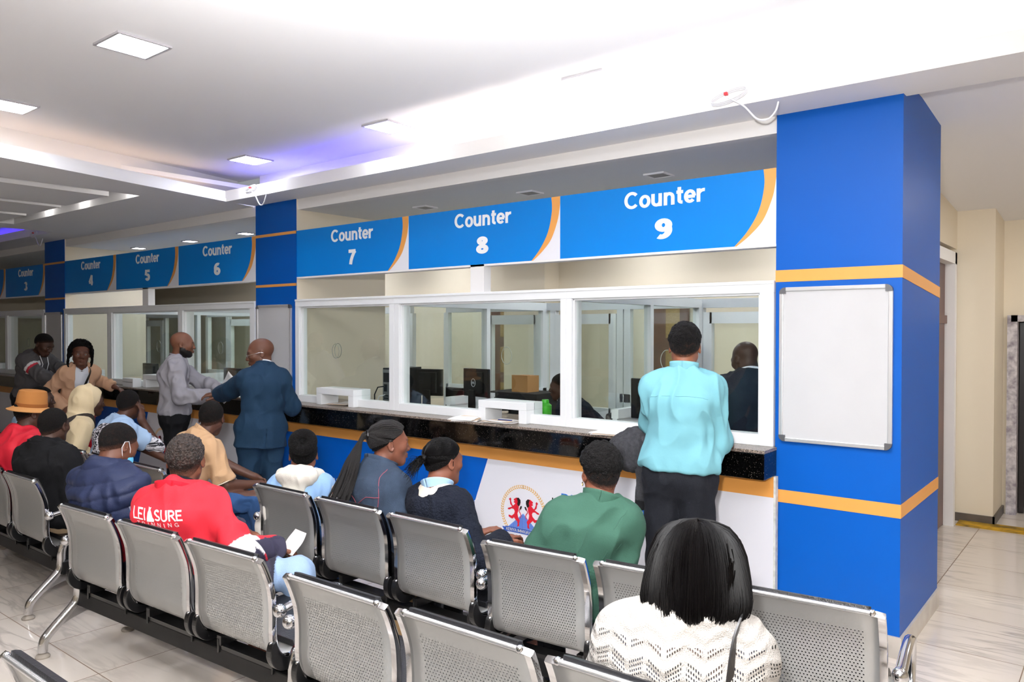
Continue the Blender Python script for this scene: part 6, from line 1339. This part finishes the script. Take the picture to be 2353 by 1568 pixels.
# ---- woman in white openwork sweater, nearest the camera
f = Fig('woman in white openwork sweater with a glossy black bob, nearest the camera', (.60, -2.595, 0), 18, (.645, -2.39, 1.165), hyaw=22, hpitch=10, h=.005, skin='#5d382a', sw=.150, bulk=1.08, neck=(-.01, -.075, -.158))
def crochet():
    m = mat('white_openwork_knit', '#a29d97', .95, bump=(300, .5, 2)); nt = m.node_tree; N = nt.nodes; L = nt.links; b = N['Principled BSDF']
    tc = N.new('ShaderNodeTexCoord'); sx = N.new('ShaderNodeSeparateXYZ'); L.new(tc.outputs['Object'], sx.inputs[0])
    def mt(op, *a):
        n = N.new('ShaderNodeMath'); n.operation = op
        for i, v in enumerate(a):
            if isinstance(v, (int, float)): n.inputs[i].default_value = v
            else: L.new(v, n.inputs[i])
        return n.outputs[0]
    x, z = sx.outputs[0], sx.outputs[2]
    tri = mt('PINGPONG', x, .05)                                 # 0..0.05 zigzag
    zz = mt('ADD', z, mt('MULTIPLY', tri, .55))
    row = mt('FRACT', mt('DIVIDE', zz, .0115)); rowon = mt('LESS_THAN', mt('ABSOLUTE', mt('SUBTRACT', row, .5)), .25)
    slit = mt('LESS_THAN', mt('ABSOLUTE', mt('SUBTRACT', mt('FRACT', mt('DIVIDE', mt('ADD', x, mt('MULTIPLY', z, .12)), .0062)), .5)), .24)
    band = mt('LESS_THAN', mt('FRACT', mt('DIVIDE', zz, .075)), .62)
    tri2 = mt('PINGPONG', mt('ADD', x, .025), .05); dia = mt('GREATER_THAN', mt('ABSOLUTE', mt('SUBTRACT', tri2, .025)), .006)
    hole = mt('MULTIPLY', mt('MULTIPLY', rowon, slit), mt('MULTIPLY', band, dia))
    below = mt('LESS_THAN', z, float(f.N[2]) - .035); hole = mt('MULTIPLY', hole, below)
    L.new(mt('SUBTRACT', 1., mt('MULTIPLY', hole, .92)), b.inputs['Alpha'])
    bp = next(n for n in N if n.type == 'BUMP'); wv = mt('ADD', mt('MULTIPLY', mt('SINE', mt('MULTIPLY', zz, 2 * PI / .0375)), .5), bp.inputs['Height'].links[0].from_socket); L.new(wv, bp.inputs['Height']); bp.inputs['Strength'].default_value = .7
    return m
f.top_('under_top', cloth('navy_camisole', '#232a4a', .9), .010, 'none', hem=-.08, neck_r=.15, fold=0)
wsw = f.top_('sweater', crochet(), .030, hem=-.12, fold=.007, ff=9, neck_r=.088, full=1.3, cuff=.006)
f.collar_('rib_neckband', cloth('white_rib_knit', '#a29d97', .95, (160, .6, 1)), .080, .076, -.045, -.018, .010)
strap('bag_strap', f, on_surf(f, wsw, [f.N + f.r * .135 + f.f * .10 - f.up * .06, f.N + f.r * .125 + f.up * .02, f.N + f.r * .125 - f.f * .08 - f.up * .02, f.N + f.r * .145 - f.f * .16 - f.up * .16, f.N + f.r * .165 - f.f * .18 - f.up * .32, f.P + f.r * .19 - f.f * .15 + f.up * .06], .006), .022, BLACKSHOE, .005)
f.trousers(cloth('dark_trousers'), .014); f.shoes(BLACKSHOE)
PRO = [(.0, .138), (.045, .133), (.082, .115), (.108, .085), (.125, .040), (.135, -.02), (.138, -.07), (.130, -.108), (.110, -.130), (.092, -.135)]
def bobpt(th, u, k=1.):
    q = u * (len(PRO) - 1); i = min(int(q), len(PRO) - 2); t = q - i; r, z = PRO[i][0] + (PRO[i + 1][0] - PRO[i][0]) * t, PRO[i][1] + (PRO[i + 1][1] - PRO[i][1]) * t
    ln = 1.0 + .05 * math.sin(th * 2) + .06 * max(0, math.sin(th)); z = z if z > 0 else z * ln
    return A(math.cos(th) * r * k, math.sin(th) * r * k * .94 - .022, z * (k if z > 0 else 1))
mb = MB(); TH = np.linspace(PI / 2 + .95, PI / 2 + 2 * PI - .95, 49); U = np.linspace(0, 1, 16)
vs = [tuple(f.hp(*bobpt(t, u, .955))) for t in TH for u in U]; mb.add(vs, [(i * 16 + j, i * 16 + j + 1, (i + 1) * 16 + j + 1, (i + 1) * 16 + j) for i in range(48) for j in range(15)])
hair = mb.build('bob_hair', HMS, f.o, smooth='auto'); hair.modifiers.new('t', 'SOLIDIFY').thickness = .02
rr = random.Random(2); L_ = []
for k in range(1900):
    t0_ = rr.uniform(TH[0], TH[-1]); u0 = rr.uniform(.0, .25) if k % 3 else rr.uniform(0, .5); u1 = rr.uniform(.84, .97) + .035 * math.sin(t0_ * 3.1 + .6) + .02 * math.sin(t0_ * 9); cl = .008 * math.sin(t0_ * 11 + .5) + .005 * math.sin(t0_ * 29) + .003 * math.sin(t0_ * 67 + 1); off = rr.uniform(-.012, .010) ; dth = rr.uniform(-.05, .05); ph_ = rr.uniform(0, 6)
    L_.append([tuple(f.hp(*(bobpt(t0_ + dth * u + .010 * math.sin(5 * u + ph_), u0 + (u1 - u0) * u, 1.0 + (cl * min(1, u * 2) + off * u + .005 * math.sin(7 * u + t0_ * 6)) / .14)))) for u in np.linspace(0, 1, 13)])
for k in range(160):                          # flicked-out ends on the left side
    t0_ = PI + rr.uniform(-.5, .5); b0 = bobpt(t0_, .86); L_.append([tuple(f.hp(*(b0 + A(-.006 - .05 * u * u, rr.uniform(-.01, .01) - .012 * u, -.05 * u + .022 * u * u)))) for u in np.linspace(0, 1, 7)])
tubes('hair_strands', L_, (.0016, .0008), HMS, hair, 4)
f.cap(HM, .004, (.03, .6), -.05, .0005)

# ---- behind the glass
f = Fig('man in dark navy jacket bowing his head behind the window of counter 9', (-.49, .66, 0), 38, (-.47, .66, 1.635), hyaw=62, hpitch=22, skin='#3a2419', sw=.19, bulk=1.12, sit=False, pelvis=(.05, -.12, .92), neck=(0, -.10, -.155), h=.0064)
cnv = cloth('dark_navy_wool', '#151b28', .9); f.top_('jacket', cnv, .028, hem=-.15, skirt=.14, fold=.007); f.collar_('shirt_collar', cloth('white_shirt_cotton'), .064, .074, -.02, .045); f.trousers(cloth('dark_trousers'), .016); f.shoes(BLACKSHOE)
oc = empty('office_chair', (-2.17, 1.54, 0)); tag(oc, 'dark office chair of the clerk behind the window of counter 8', 'chair'); MB().box(-.24, .24, -.24, .24, .42, .50).build('seat', M['blackmatte'], oc, bevel=.03); MB().box(.20, .27, -.22, .22, .55, 1.0).build('backrest', M['blackmatte'], oc, bevel=.03); MB().tube([(0, 0, .05), (0, 0, .42)], .03).build('column', M['black'], oc); q = MB()
for k in range(5): q.tube([(0, 0, .07), (.28 * math.cos(k * 1.257), .28 * math.sin(k * 1.257), .035)], .018)
q.build('base', M['black'], oc); MB().box(.22, .25, -.03, .03, .44, .60).build('back_bracket', M['black'], oc)
f = Fig('clerk in dark jacket seated behind the window of counter 8', (-2.12, 1.52, 0), 106, (-2.38, 1.25, 1.33), hyaw=118, hpitch=6, skin='#44291e', sw=.17, h=.0066, pelvis=(0, .02, .61), knees=((-.12, .42, .55), (.12, .42, .55)), ankles=((-.11, .44, .09), (.11, .44, .09)), world=False, wr=((-.1, .3, .80), (.1, .3, .80)))
f.top_('jacket', cnv, .024); f.collar_('shirt_collar', cloth('white_shirt_cotton'), .064, .07, -.03, .03); f.trousers(cloth('dark_trousers'), .014); f.shoes(BLACKSHOE); f.cap(HMF, .005, (.012, .66), -.06, .001, fade=.035)

# ---- a beige bag and a white packet on the floor under the front bench
o = empty('handbag', (-1.60, -1.42, 0), .3); tag(o, 'beige handbag with dark round handle hole on the floor under the front bench', 'bag')
m = MB(); m.prism([(-.15, 0), (.15, 0), (.13, .20), (.07, .235), (-.07, .235), (-.13, .20)], 'y', -.05, .05); m.build('body', mat('beige_leather', '#b3946a', .6), o, bevel=.02); MB().lathe([(.0, -.054), (.045, -.054), (.045, -.050), (.0, -.050)], (.0, 0, .15), 20, 'y').build('handle_hole', M['blackmatte'], o)
o = MB().box(-.11, .11, -.05, .05, 0, .13).build('packet', mat('white_packet', '#d3cdc6', .7), loc=(-1.88, -1.45, 0), bevel=.008); tag(o, 'white paper packet on the floor under the front bench', 'packet'); MB().box(-.10, .10, -.053, -.05, .09, .095).build('fold_line', mat('grey_insert'), o)
